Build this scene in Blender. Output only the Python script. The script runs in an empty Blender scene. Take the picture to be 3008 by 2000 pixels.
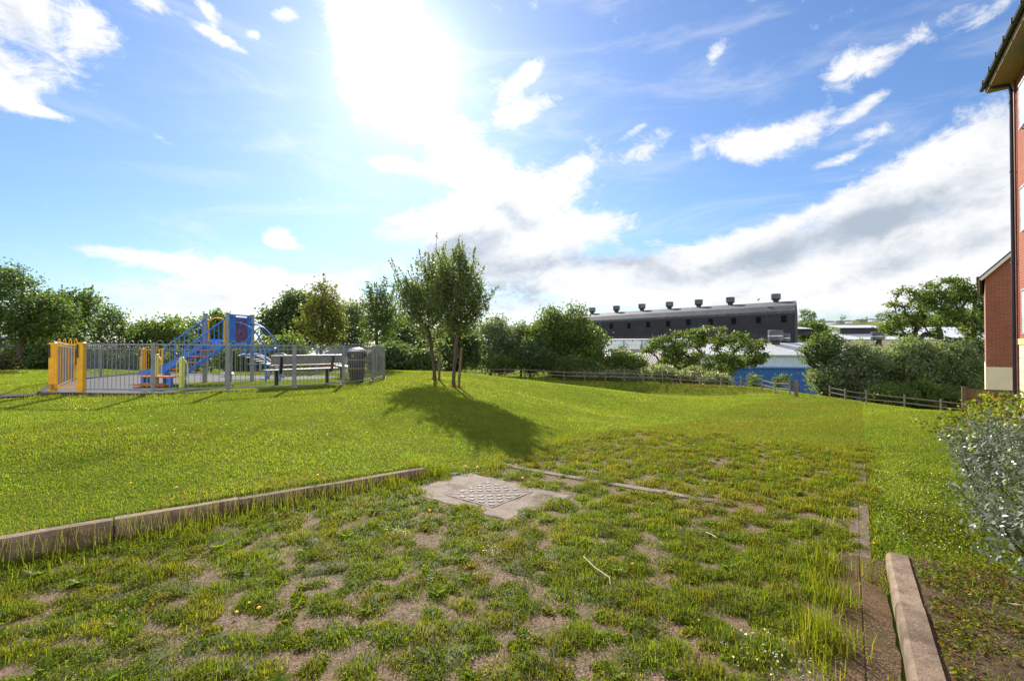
import bpy, math, random
import numpy as np
from math import sin, cos, tan, pi, radians as R, sqrt, atan2
rnd = random.Random(7)
rng = np.random.default_rng(11)
S = bpy.context.scene
COL = S.collection

# ------------------------------------------------------------------ camera, sky, sun, exposure
EYE = 1.6; FPX = 1430.0; PITCH = math.atan(18 / FPX)
cam_d = bpy.data.cameras.new('camera'); cam = bpy.data.objects.new('camera', cam_d); COL.objects.link(cam)
cam.location = (0, 0, EYE); cam.rotation_euler = (pi / 2 + PITCH, 0, 0)
cam_d.sensor_width = 36; cam_d.lens = 36 * FPX / 3008; cam_d.clip_end = 6000; cam_d.clip_start = 0.05
S.camera = cam
SUN_AZ = R(-12.8); SUN_EL = R(29.5)
SUN_DIR = (sin(SUN_AZ) * cos(SUN_EL), cos(SUN_AZ) * cos(SUN_EL), sin(SUN_EL))
S.view_settings.view_transform = 'Standard'; S.view_settings.look = 'None'
S.view_settings.exposure = 1.0; S.view_settings.gamma = 1
sl = bpy.data.lights.new('sun', 'SUN'); sl.energy = 5.0; sl.angle = R(0.6); sl.color = (1, .93, .82)
so = bpy.data.objects.new('sun', sl); COL.objects.link(so)
from mathutils import Vector, Matrix
so.rotation_euler = Vector(SUN_DIR).to_track_quat('Z', 'Y').to_euler(); so.location = (0, 0, 40)


def ray(px, py):
    dx = (px - 1504) / FPX; dy = (1000 - py) / FPX
    return (dx, cos(PITCH) - dy * sin(PITCH), sin(PITCH) + dy * cos(PITCH))


def at(px, py, Y):
    r = ray(px, py); k = Y / r[1]
    return (r[0] * k, Y, EYE + r[2] * k)


W = bpy.data.worlds.new('World'); S.world = W; W.use_nodes = True
nt = W.node_tree; nt.nodes.clear()


class NG:
    def __init__(s, nt): s.nt = nt
    def n(s, t, **k):
        x = s.nt.nodes.new(t)
        for a, v in k.items(): setattr(x, a, v)
        return x
    def l(s, a, b): s.nt.links.new(a, b)
    def put(s, sock, v):
        if hasattr(v, 'is_output'): s.l(v, sock)
        else: sock.default_value = v
    def math(s, op, a, b=None, c=None, clamp=False):
        x = s.n('ShaderNodeMath', operation=op); x.use_clamp = clamp
        for i, v in enumerate((a, b, c)):
            if v is not None: s.put(x.inputs[i], v)
        return x.outputs[0]
    def vmath(s, op, a, b=None):
        x = s.n('ShaderNodeVectorMath', operation=op)
        s.put(x.inputs[0], a)
        if b is not None: s.put(x.inputs[1], b)
        return x.outputs['Value'] if op in ('LENGTH', 'DOT_PRODUCT') else x.outputs[0]
    def rngm(s, v, a, b, c, d, t='SMOOTHSTEP'):
        x = s.n('ShaderNodeMapRange', interpolation_type=t)
        s.put(x.inputs[0], v)
        for i, q in enumerate((a, b, c, d)): x.inputs[i + 1].default_value = q
        return x.outputs[0]
    def mix(s, f, a, b, bt='MIX'):
        x = s.n('ShaderNodeMix', data_type='RGBA', blend_type=bt)
        s.put(x.inputs[0], f)
        for i, v in ((6, a), (7, b)):
            if not hasattr(v, 'is_output') and len(v) == 3: v = (*v, 1)
            s.put(x.inputs[i], v)
        return x.outputs[2]
    def noise(s, v, sc, det=4, ro=.55, dist=0):
        x = s.n('ShaderNodeTexNoise'); x.inputs['Scale'].default_value = sc
        x.inputs['Detail'].default_value = det; x.inputs['Roughness'].default_value = ro
        x.inputs['Distortion'].default_value = dist
        if v is not None: s.l(v, x.inputs['Vector'])
        return x.outputs[0]


g_ = NG(nt)
tc = g_.n('ShaderNodeTexCoord')
DIR = tc.outputs['Generated']
sky = g_.n('ShaderNodeTexSky', sky_type='NISHITA'); sky.sun_disc = False
sky.sun_elevation = SUN_EL; sky.sun_rotation = SUN_AZ
sky.air_density = 1.25; sky.dust_density = 0.25; sky.ozone_density = 3.0; sky.altitude = 50
sep = g_.n('ShaderNodeSeparateXYZ'); g_.l(DIR, sep.inputs[0])
az = g_.math('ARCTAN2', sep.outputs[0], sep.outputs[1])
el = g_.math('ARCSINE', sep.outputs[2])
cb = g_.n('ShaderNodeCombineXYZ'); g_.l(az, cb.inputs[0]); g_.l(el, cb.inputs[1])
AE = cb.outputs[0]
# noise domain: sheared so that streaks rise gently to the east like the cloud streets of the day
mp = g_.n('ShaderNodeMapping'); g_.l(AE, mp.inputs[0]); mp.inputs['Rotation'].default_value = (0, 0, R(-9)); mp.inputs['Scale'].default_value = (1, 1.75, 1)
n_big = g_.noise(mp.outputs[0], 5.0, 12, .70, .6)
n_fine = g_.noise(mp.outputs[0], 21.0, 8, .70, .5)
nz = g_.math('ADD', g_.math('MULTIPLY', n_big, .55), g_.math('MULTIPLY', n_fine, .45))


def azel(px, py):
    r = ray(px, py); m = sqrt(sum(q * q for q in r))
    return atan2(r[0], r[1]), math.asin(r[2] / m)


def blob(px, py, rx, ry, rot, w, soft=.05):
    a, e = azel(px, py)
    sa = abs(azel(px + 20, py)[0] - azel(px - 20, py)[0]) / 40
    se = abs(azel(px, py + 20)[1] - azel(px, py - 20)[1]) / 40
    m = g_.n('ShaderNodeMapping', vector_type='TEXTURE'); g_.l(AE, m.inputs[0])
    m.inputs['Location'].default_value = (a, e, 0)
    m.inputs['Rotation'].default_value = (0, 0, R(rot))
    m.inputs['Scale'].default_value = (rx * sa, ry * se, 1)
    return g_.math('MULTIPLY', g_.rngm(g_.vmath('LENGTH', m.outputs[0]), soft, 1.3, 1, 0), w)


def total(bl, op='ADD'):
    o = None
    for b in bl:
        v = blob(*b)
        o = v if o is None else g_.math(op, o, v)
    return o


CLOUDS = [
    (60, 90, 330, 260, -8, .8), (300, 90, 120, 110, -35, .5), (60, 310, 110, 40, -15, .4), (150, 338, 130, 20, -3, .75), (20, 260, 150, 90, 0, .6),
    (430, 0, 140, 45, 0, .75), (610, 30, 90, 42, -35, .8), (640, 112, 125, 30, -14, .9), (745, 105, 42, 28, 0, .85), (840, 45, 60, 30, 10, .85),
    (1130, 60, 190, 190, 0, .9), (1190, 270, 190, 190, -15, 1.0), (1340, 410, 170, 90, -15, .7),
    (1555, 215, 95, 46, 32, .9), (1540, 330, 140, 55, 18, .95), (1470, 270, 75, 100, 0, .6),
    (1180, 488, 170, 38, -4, .68), (1430, 520, 230, 95, 5, .9), (1620, 560, 150, 60, 8, .7), (1500, 620, 250, 90, 5, .9), (1230, 650, 180, 60, 14, .85), (1690, 500, 110, 55, 25, .7),
    (1450, 720, 380, 100, 5, .85), (1700, 680, 230, 60, 8, .8), (1600, 820, 480, 110, 0, .85),
    (820, 690, 62, 44, 8, .95), (830, 715, 85, 26, -4, .8),
    (420, 760, 330, 30, -6, .6), (700, 815, 420, 70, -8, .85), (700, 880, 560, 55, 0, .8), (1000, 820, 200, 50, 10, .7),
    (2150, 420, 170, 60, 4, .85), (2330, 390, 240, 66, 12, .88), (2550, 310, 110, 34, 27, .66), (2560, 390, 110, 36, 10, .6),
    (2880, 420, 330, 170, 28, .95), (2560, 590, 350, 100, 20, .95), (2860, 660, 420, 190, 8, 1.0), (2250, 720, 420, 95, 13, .95), (1980, 800, 380, 90, 4, .9), (2500, 800, 700, 110, 0, .95),
    (2460, 470, 90, 22, 12, .6), (2620, 150, 280, 58, 18, .8), (2480, 180, 130, 46, 10, .6), (2870, 60, 220, 46, 24, .55), (2105, 155, 38, 75, -38, .75),
    (2350, 880, 900, 75, 0, .75), (3000, 820, 300, 130, 0, .8), (500, 940, 700, 45, 0, .6), (1300, 930, 500, 60, 0, .6), (1010, 200, 60, 190, 8, .5), (1060, 20, 150, 90, 0, .5), (470, 405, 100, 20, -24, .42), (900, 600, 170, 12, -24, .3), (1900, 430, 190, 70, 40, .38), (1870, 380, 70, 16, 25, .5), (1500, 60, 240, 160, 0, .22),
]
SHADE = [
    (2700, 600, 330, 75, 14, .75), (2550, 700, 560, 120, 14, .34), (1500, 800, 420, 90, 5, .3), (2350, 730, 330, 60, 14, .7), (2880, 700, 300, 60, 5, .5), (2050, 800, 260, 50, 8, .6), (2600, 800, 260, 40, 14, .6),
    (1460, 600, 75, 48, -10, .75), (1440, 690, 260, 55, 14, .85), (1350, 750, 230, 70, 0, .7), (1600, 770, 220, 45, 8, .7), (1480, 860, 260, 50, 0, .75), (1420, 915, 200, 40, 0, .7),
    (690, 880, 130, 28, 0, .55), (1450, 500, 60, 20, 5, .3), (80, 140, 160, 120, 0, .28), (1850, 760, 180, 40, 0, .5),
]
dens = g_.math('MULTIPLY', total(CLOUDS), 1.28)
dens = g_.math('ADD', g_.math('MINIMUM', dens, 1.3), g_.math('MULTIPLY', g_.math('SUBTRACT', nz, .5), 4.2))
back = g_.rngm(g_.math('ABSOLUTE', az), 1.0, 1.7, 0, .8)  # extra cloud cover outside the view, added as fill light
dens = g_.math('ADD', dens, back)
cover = g_.rngm(dens, .30, 1.18, 0, 1)
# thin high veil drawn out along the wind
mp3 = g_.n('ShaderNodeMapping'); g_.l(AE, mp3.inputs[0]); mp3.inputs['Rotation'].default_value = (0, 0, R(-22)); mp3.inputs['Scale'].default_value = (1, 4.5, 1); mp3.inputs['Location'].default_value = (5, 2, 0)
veil = g_.math('MULTIPLY', g_.rngm(g_.noise(mp3.outputs[0], 3.0, 9, .62, .8), .46, .8, 0, 1), .42)
cover = g_.math('MAXIMUM', cover, veil)
mp2 = g_.n('ShaderNodeMapping'); g_.l(AE, mp2.inputs[0]); mp2.inputs['Rotation'].default_value = (0, 0, R(-9)); mp2.inputs['Scale'].default_value = (1, 1.6, 1); mp2.inputs['Location'].default_value = (3, 7, 1)
nz2 = g_.noise(mp2.outputs[0], 7.0, 8, .6, .4)
shade = g_.math('ADD', total(SHADE), g_.math('ADD', g_.math('MULTIPLY', g_.math('SUBTRACT', nz2, .5), 2.6), g_.math('MULTIPLY', g_.math('SUBTRACT', n_fine, .5), 1.0)))
shade = g_.rngm(shade, .1, 1.35, 0, 1)
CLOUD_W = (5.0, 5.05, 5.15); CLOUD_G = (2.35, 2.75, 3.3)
ccol = g_.mix(shade, CLOUD_W, CLOUD_G)
# unseen clouds opposite the sun, brightened to add fill on camera-facing sides
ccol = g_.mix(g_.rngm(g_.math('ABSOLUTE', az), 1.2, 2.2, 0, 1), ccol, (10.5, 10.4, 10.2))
dt = g_.vmath('DOT_PRODUCT', DIR, SUN_DIR)
dtc = g_.math('MAXIMUM', dt, 0)
glow = g_.math('ADD', g_.math('MULTIPLY', g_.math('POWER', dtc, 300), 4.0), g_.math('ADD', g_.math('MULTIPLY', g_.math('POWER', dtc, 34), .9), g_.math('MULTIPLY', g_.math('POWER', dtc, 6), .5)))
gl = g_.n('ShaderNodeCombineXYZ')
for i in range(3): g_.l(glow, gl.inputs[i])
SKYTINT = (0.455, 0.55, 0.72)
skyc = g_.mix(1.0, sky.outputs[0], SKYTINT, 'MULTIPLY')
skyc = g_.mix(1.0, skyc, gl.outputs[0], 'ADD')
ccol = g_.mix(1.0, ccol, gl.outputs[0], 'ADD')
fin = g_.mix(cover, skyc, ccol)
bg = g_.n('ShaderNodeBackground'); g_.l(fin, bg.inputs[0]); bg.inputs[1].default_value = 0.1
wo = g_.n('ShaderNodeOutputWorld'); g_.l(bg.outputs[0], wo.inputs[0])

# ------------------------------------------------------------------ helpers
def P(o, label=None, cat=None, group=None, kind=None):
    if label: o['label'] = label
    if cat: o['category'] = cat
    if group: o['group'] = group
    if kind: o['kind'] = kind
    return o


def empty(name, loc, label, cat, group=None, rz=0):
    o = bpy.data.objects.new(name, None); COL.objects.link(o); o.location = loc; o.rotation_euler = (0, 0, rz)
    o.empty_display_size = .2
    return P(o, label, cat, group)


def link(name, me, mat, parent=None):
    o = bpy.data.objects.new(name, me); COL.objects.link(o)
    if mat: me.materials.append(mat)
    if parent:
        o.parent = parent
    return o


class MB:
    """collects pieces in the thing's local space"""
    def __init__(s): s.v = []; s.f = []
    def add(s, vs, fs):
        b = len(s.v); s.v += [tuple(map(float, v)) for v in vs]; s.f += [tuple(i + b for i in f) for f in fs]; return s
    def box(s, c, d, rz=0, ax=None, bev=0):
        c = Vector(c); hx, hy, hz = d[0] / 2, d[1] / 2, d[2] / 2
        M = ax if ax is not None else Matrix.Rotation(rz, 3, 'Z')
        if bev > 0:
            bb = min(bev, hx * .9, hy * .9)
            ring = [(-hx + bb, -hy), (hx - bb, -hy), (hx, -hy + bb), (hx, hy - bb), (hx - bb, hy), (-hx + bb, hy), (-hx, hy - bb), (-hx, -hy + bb)]
            bz = min(bev, hz * .9)
            lo = [(x, y, -hz) for x, y in ring]; mid = [(x, y, hz - bz) for x, y in ring]
            kx, ky = (hx - bb) / hx, (hy - bb) / hy
            top = [(x * kx, y * ky, hz) for x, y in ring]
            V = lo + mid + top; n = 8
            F = [tuple(range(7, -1, -1)), tuple(range(16, 24))]
            for r0 in (0, 8):
                for i in range(n): F.append((r0 + i, r0 + (i + 1) % n, r0 + 8 + (i + 1) % n, r0 + 8 + i))
            return s.add([c + M @ Vector(v) for v in V], F)
        V = [(x, y, z) for z in (-hz, hz) for y in (-hy, hy) for x in (-hx, hx)]
        F = [(0, 2, 3, 1), (4, 5, 7, 6), (0, 1, 5, 4), (1, 3, 7, 5), (3, 2, 6, 7), (2, 0, 4, 6)]
        return s.add([c + M @ Vector(v) for v in V], F)
    def beam(s, a, b, w, h, up=(0, 0, 1)):
        a = Vector(a); b = Vector(b); d = (b - a); L = d.length; d.normalize()
        u = Vector(up); sd = d.cross(u)
        if sd.length < 1e-4: sd = d.cross(Vector((0, 1, 0)))
        sd.normalize(); u = sd.cross(d)
        V = []
        for p in (a, b):
            for i, j in ((-1, -1), (1, -1), (1, 1), (-1, 1)): V.append(p + sd * (i * w / 2) + u * (j * h / 2))
        return s.add(V, [(3, 2, 1, 0), (4, 5, 6, 7)] + [(i, (i + 1) % 4, 4 + (i + 1) % 4, 4 + i) for i in range(4)])
    def tube(s, pts, r, n=8, cap=True):
        pts = [Vector(p) for p in pts]; rs = r if hasattr(r, '__len__') else [r] * len(pts)
        V = []; F = []; pu = None
        for i, p in enumerate(pts):
            t = (pts[min(i + 1, len(pts) - 1)] - pts[max(i - 1, 0)]).normalized()
            if pu is None:
                pu = t.orthogonal().normalized()
            u = (pu - t * pu.dot(t))
            if u.length < 1e-5: u = t.orthogonal()
            u.normalize(); pu = u; w = t.cross(u)
            for k in range(n):
                a = 2 * pi * k / n; V.append(p + (u * cos(a) + w * sin(a)) * rs[i])
        for i in range(len(pts) - 1):
            for k in range(n): F.append((i * n + k, i * n + (k + 1) % n, (i + 1) * n + (k + 1) % n, (i + 1) * n + k))
        if cap:
            F.append(tuple(range(n - 1, -1, -1))); F.append(tuple((len(pts) - 1) * n + k for k in range(n)))
        return s.add(V, F)
    def lathe(s, c, prof, n=24):
        c = Vector(c); V = []; F = []
        for r, z in prof:
            for k in range(n):
                a = 2 * pi * k / n; V.append(c + Vector((r * cos(a), r * sin(a), z)))
        m = len(prof)
        for i in range(m - 1):
            for k in range(n): F.append((i * n + k, i * n + (k + 1) % n, (i + 1) * n + (k + 1) % n, (i + 1) * n + k))
        F.append(tuple(range(n - 1, -1, -1))); F.append(tuple((m - 1) * n + k for k in range(n)))
        return s.add(V, F)
    def prism(s, poly, z0, z1):
        n = len(poly)
        V = [(x, y, z0) for x, y in poly] + [(x, y, z1) for x, y in poly]
        return s.add(V, [tuple(range(n - 1, -1, -1)), tuple(range(n, 2 * n))] + [(i, (i + 1) % n, n + (i + 1) % n, n + i) for i in range(n)])
    def build(s, name, mat, parent=None, smooth=False):
        me = bpy.data.meshes.new(name); me.from_pydata(s.v, [], s.f); me.update()
        if smooth:
            me.polygons.foreach_set('use_smooth', [True] * len(me.polygons))
            try: me.set_sharp_from_angle(angle=R(40))
            except Exception: pass
        return link(name, me, mat, parent)


def np_obj(name, V, F, mat, parent=None, tint=None, smooth=False):
    """V (n,3), F list of (m,k) integer arrays"""
    me = bpy.data.meshes.new(name)
    V = np.asarray(V, np.float32)
    me.vertices.add(len(V)); me.vertices.foreach_set('co', V.ravel())
    loops = np.concatenate([f.ravel() for f in F]).astype(np.int32)
    tot = np.concatenate([np.full(len(f), f.shape[1], np.int32) for f in F])
    st = np.concatenate([[0], np.cumsum(tot)[:-1]]).astype(np.int32)
    me.loops.add(len(loops)); me.loops.foreach_set('vertex_index', loops)
    me.polygons.add(len(tot)); me.polygons.foreach_set('loop_start', st); me.polygons.foreach_set('loop_total', tot)
    if smooth: me.polygons.foreach_set('use_smooth', np.ones(len(tot), bool))
    me.update(calc_edges=True)
    if tint is not None:
        a = me.attributes.new('tint', 'FLOAT_COLOR', 'POINT')
        a.data.foreach_set('color', np.concatenate([tint, np.ones((len(tint), 1))], 1).astype(np.float32).ravel())
    return link(name, me, mat, parent)


# ------------------------------------------------------------------ materials
MATS = {}
def mat(name, col, rough=.7, var=.25, scale=6., spec=.4, metal=0., bump=0., bscale=40., stain=None, stain_amt=.5, sscale=1.5, per_obj=0.):
    if name in MATS: return MATS[name]
    m = bpy.data.materials.new(name); m.use_nodes = True; t = m.node_tree; t.nodes.clear(); g = NG(t)
    tcx = g.n('ShaderNodeTexCoord'); co = tcx.outputs['Object']
    nz = g.noise(co, scale, 6, .6)
    lo = tuple(c * (1 - var) for c in col); hi = tuple(min(1, c * (1 + var)) for c in col)
    c = g.mix(g.rngm(nz, .3, .7, 0, 1), lo, hi)
    if stain:
        s2 = g.noise(co, sscale, 8, .65)
        c = g.mix(g.math('MULTIPLY', g.rngm(s2, .48, .68, 0, 1), stain_amt), c, stain)
    if per_obj:
        oi = g.n('ShaderNodeObjectInfo'); c = g.mix(1.0, c, g.math('ADD', g.math('MULTIPLY', oi.outputs['Random'], per_obj), 1 - per_obj * .5), 'MULTIPLY')
        c = g.mix(g.math('MULTIPLY', g.rngm(g.noise(co, 38, 4, .7), .6, .68, 0, 1), .7), c, (.34, .31, .24))
        c = g.mix(g.math('MULTIPLY', g.rngm(g.noise(co, 9, 7, .7), .56, .66, 0, 1), .6), c, (.06, .05, .03))
    b = g.n('ShaderNodeBsdfPrincipled'); g.l(c, b.inputs['Base Color'])
    g.put(b.inputs['Roughness'], g.rngm(nz, .2, .8, max(.05, rough - .1), min(1, rough + .1)))
    b.inputs['Metallic'].default_value = metal; b.inputs['Specular IOR Level'].default_value = spec
    if bump:
        bn = g.n('ShaderNodeBump'); bn.inputs['Strength'].default_value = bump; bn.inputs['Distance'].default_value = .01
        g.l(g.noise(co, bscale, 6, .6), bn.inputs['Height']); g.l(bn.outputs[0], b.inputs['Normal'])
    o = g.n('ShaderNodeOutputMaterial'); g.l(b.outputs[0], o.inputs[0])
    MATS[name] = m; return m


def leafmat(name, trans=.45, gain=1.5, warm=(1.15, 1.1, .55), rough=.45, spec=.35):
    m = bpy.data.materials.new(name); m.use_nodes = True; t = m.node_tree; t.nodes.clear(); g = NG(t)
    a = g.n('ShaderNodeAttribute', attribute_name='tint')
    b = g.n('ShaderNodeBsdfPrincipled'); g.l(a.outputs['Color'], b.inputs['Base Color'])
    b.inputs['Roughness'].default_value = rough; b.inputs['Specular IOR Level'].default_value = spec
    tr = g.n('ShaderNodeBsdfTranslucent')
    g.l(g.mix(1.0, a.outputs['Color'], tuple(gain * w for w in warm), 'MULTIPLY'), tr.inputs[0])
    mx = g.n('ShaderNodeMixShader'); mx.inputs[0].default_value = trans
    g.l(b.outputs[0], mx.inputs[1]); g.l(tr.outputs[0], mx.inputs[2])
    o = g.n('ShaderNodeOutputMaterial'); g.l(mx.outputs[0], o.inputs[0])
    return m


M_LEAF = leafmat('leaf', .5, 1.7, (1.12, 1.1, .5), .5, .3); M_GRASS = leafmat('grass_blade', .5, 1.7, (1.12, 1.1, .4), .6, .1)
M_SILV = leafmat('silver_leaf', .25, 1.2, (1, 1, .8), .38, .5)
M_BARK = mat('bark', (.10, .075, .055), .9, .4, 14, .2, bump=.6, bscale=30)
M_BARKD = mat('dark_bark', (.06, .05, .042), .9, .4, 10, .2, bump=.6, bscale=20)
M_GALV = mat('grey_paint', (.21, .225, .24), .5, .15, 8, .4)
M_YEL = mat('yellow_paint', (.78, .40, .016), .5, .12, 5, .4, stain=(.35, .16, .02), stain_amt=.35, sscale=6)
M_BLUE = mat('blue_paint', (.03, .17, .58), .4, .15, 5, .5, stain=(.07, .2, .48), stain_amt=.5, sscale=5)
M_ORG = mat('orange_plank', (.50, .11, .015), .6, .2, 6, .4)
M_LIME = mat('lime_paint', (.55, .55, .09), .5, .12, 6, .4)
M_PURP = mat('purple_panel', (.12, .055, .16), .6, .3, 8, .4, stain=(.2, .11, .2), stain_amt=.5, sscale=9)
M_BLACK = mat('black_paint', (.018, .017, .019), .35, .3, 8, .5)
M_GOLD = mat('gold_band', (.38, .21, .06), .4, .15, 9, .5)
M_STEEL = mat('steel', (.55, .56, .57), .32, .15, 6, .5, metal=.7)
M_WHITE = mat('white_paint', (.72, .72, .70), .5, .1, 4, .4)
M_WOOD = mat('weathered_rail', (.20, .165, .13), .85, .3, 7, .2, bump=.4)
M_BOARD = mat('fence_board', (.17, .115, .07), .85, .3, 5, .2, bump=.4, stain=(.1, .085, .06), stain_amt=.6, sscale=2)
M_CONC = mat('kerb_concrete', (.19, .14, .10), .9, .25, 10, .15, bump=.6, bscale=70, stain=(.085, .06, .04), stain_amt=.75, sscale=3.5, per_obj=.4)
M_APRON = mat('apron_concrete', (.225, .185, .15), .9, .25, 9, .12, bump=.7, bscale=45, stain=(.085, .07, .055), stain_amt=.85, sscale=2.6, per_obj=.01)
M_TARMAC = mat('play_surface', (.085, .083, .09), .9, .3, 30, .12, bump=.5, bscale=120, stain=(.115, .11, .11), stain_amt=.6, sscale=.7)
M_PATH = mat('path_tarmac', (.06, .058, .06), .9, .3, 20, .12, bump=.5, bscale=120)
M_DARKCLAD = mat('dark_cladding', (.035, .036, .047), .7, .3, .25, .3, stain=(.06, .05, .05), stain_amt=.5, sscale=.12)
M_CLADROOF = mat('grey_roof_sheet', (.085, .092, .105), .5, .3, .5, .4, stain=(.2, .2, .2), stain_amt=.5, sscale=.4)
M_CLADBAND = mat('brown_cladding', (.05, .044, .048), .75, .25, .5, .3)
M_WINDARK = mat('dark_glass', (.006, .007, .01), .7, .2, 3, .08)
M_STONE = mat('render_stone', (.55, .47, .33), .85, .08, 2, .25, bump=.2, bscale=60)
M_BAND = mat('stone_band', (.52, .38, .2), .85, .12, 3, .25, bump=.2)
M_FROST = mat('frosted_glass', (.42, .48, .50), .35, .06, 1, .5)
M_SOFFIT = mat('soffit', (.27, .195, .125), .7, .08, 2, .3)
M_UPVC = mat('black_gutter', (.015, .012, .02), .35, .2, 5, .5)
M_REDPIPE = mat('red_pipe', (.18, .045, .035), .5, .2, 5, .4)


def corrug(name, col, pitch, axis='X', rough=.5, var=.2, dirt=(.3, .27, .23), dirt_amt=.4, amp=.35, metal=0):
    """sheet metal with real ribs in bump, along the object's own axis"""
    if name in MATS: return MATS[name]
    m = bpy.data.materials.new(name); m.use_nodes = True; t = m.node_tree; t.nodes.clear(); g = NG(t)
    tcx = g.n('ShaderNodeTexCoord'); co = tcx.outputs['Object']
    wv = g.n('ShaderNodeTexWave', wave_type='BANDS', bands_direction=axis, wave_profile='SIN')
    g.l(co, wv.inputs[0]); wv.inputs['Scale'].default_value = .314 / pitch; wv.inputs['Distortion'].default_value = 0
    nz = g.noise(co, .35, 7, .65); nf = g.noise(co, 1.7, 5, .6)
    c = g.mix(g.rngm(nf, .3, .7, 0, 1), tuple(q * (1 - var) for q in col), tuple(min(1, q * (1 + var)) for q in col))
    c = g.mix(g.math('MULTIPLY', g.rngm(nz, .45, .68, 0, 1), dirt_amt), c, dirt)
    b = g.n('ShaderNodeBsdfPrincipled'); g.l(c, b.inputs['Base Color']); b.inputs['Roughness'].default_value = rough; b.inputs['Metallic'].default_value = metal
    bn = g.n('ShaderNodeBump'); bn.inputs['Strength'].default_value = amp; bn.inputs['Distance'].default_value = pitch * .4
    g.l(wv.outputs['Fac'], bn.inputs['Height']); g.l(bn.outputs[0], b.inputs['Normal'])
    o = g.n('ShaderNodeOutputMaterial'); g.l(b.outputs[0], o.inputs[0]); MATS[name] = m; return m


def brickmat(name, c1, c2, mortar):
    m = bpy.data.materials.new(name); m.use_nodes = True; t = m.node_tree; t.nodes.clear(); g = NG(t)
    tcx = g.n('ShaderNodeTexCoord'); sp = g.n('ShaderNodeSeparateXYZ'); g.l(tcx.outputs['Object'], sp.inputs[0])
    cbx = g.n('ShaderNodeCombineXYZ'); g.l(sp.outputs[0], cbx.inputs[0]); g.l(sp.outputs[2], cbx.inputs[1])
    br = g.n('ShaderNodeTexBrick'); g.l(cbx.outputs[0], br.inputs[0])
    br.inputs['Scale'].default_value = 1; br.inputs['Brick Width'].default_value = .225; br.inputs['Row Height'].default_value = .075
    br.inputs['Mortar Size'].default_value = .0055; br.inputs['Mortar Smooth'].default_value = .2; br.inputs['Bias'].default_value = -.1
    br.inputs['Color1'].default_value = (*c1, 1); br.inputs['Color2'].default_value = (*c2, 1); br.inputs['Mortar'].default_value = (*mortar, 1)
    nz = g.noise(tcx.outputs['Object'], 1.2, 7, .6)
    c = g.mix(g.rngm(nz, .3, .7, .0, .35), br.outputs[0], tuple(q * .6 for q in c1))
    b = g.n('ShaderNodeBsdfPrincipled'); g.l(c, b.inputs['Base Color']); b.inputs['Roughness'].default_value = .85
    b.inputs['Specular IOR Level'].default_value = .2
    bn = g.n('ShaderNodeBump'); bn.inputs['Strength'].default_value = .5; bn.inputs['Distance'].default_value = .006; bn.invert = True
    g.l(br.outputs['Fac'], bn.inputs['Height']); g.l(bn.outputs[0], b.inputs['Normal'])
    o = g.n('ShaderNodeOutputMaterial'); g.l(b.outputs[0], o.inputs[0]); return m


M_BRICK = brickmat('red_brick', (.30, .075, .042), (.24, .062, .04), (.36, .27, .18))
M_BRICK2 = brickmat('mottled_brick', (.33, .11, .07), (.22, .085, .065), (.36, .27, .2))

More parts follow.
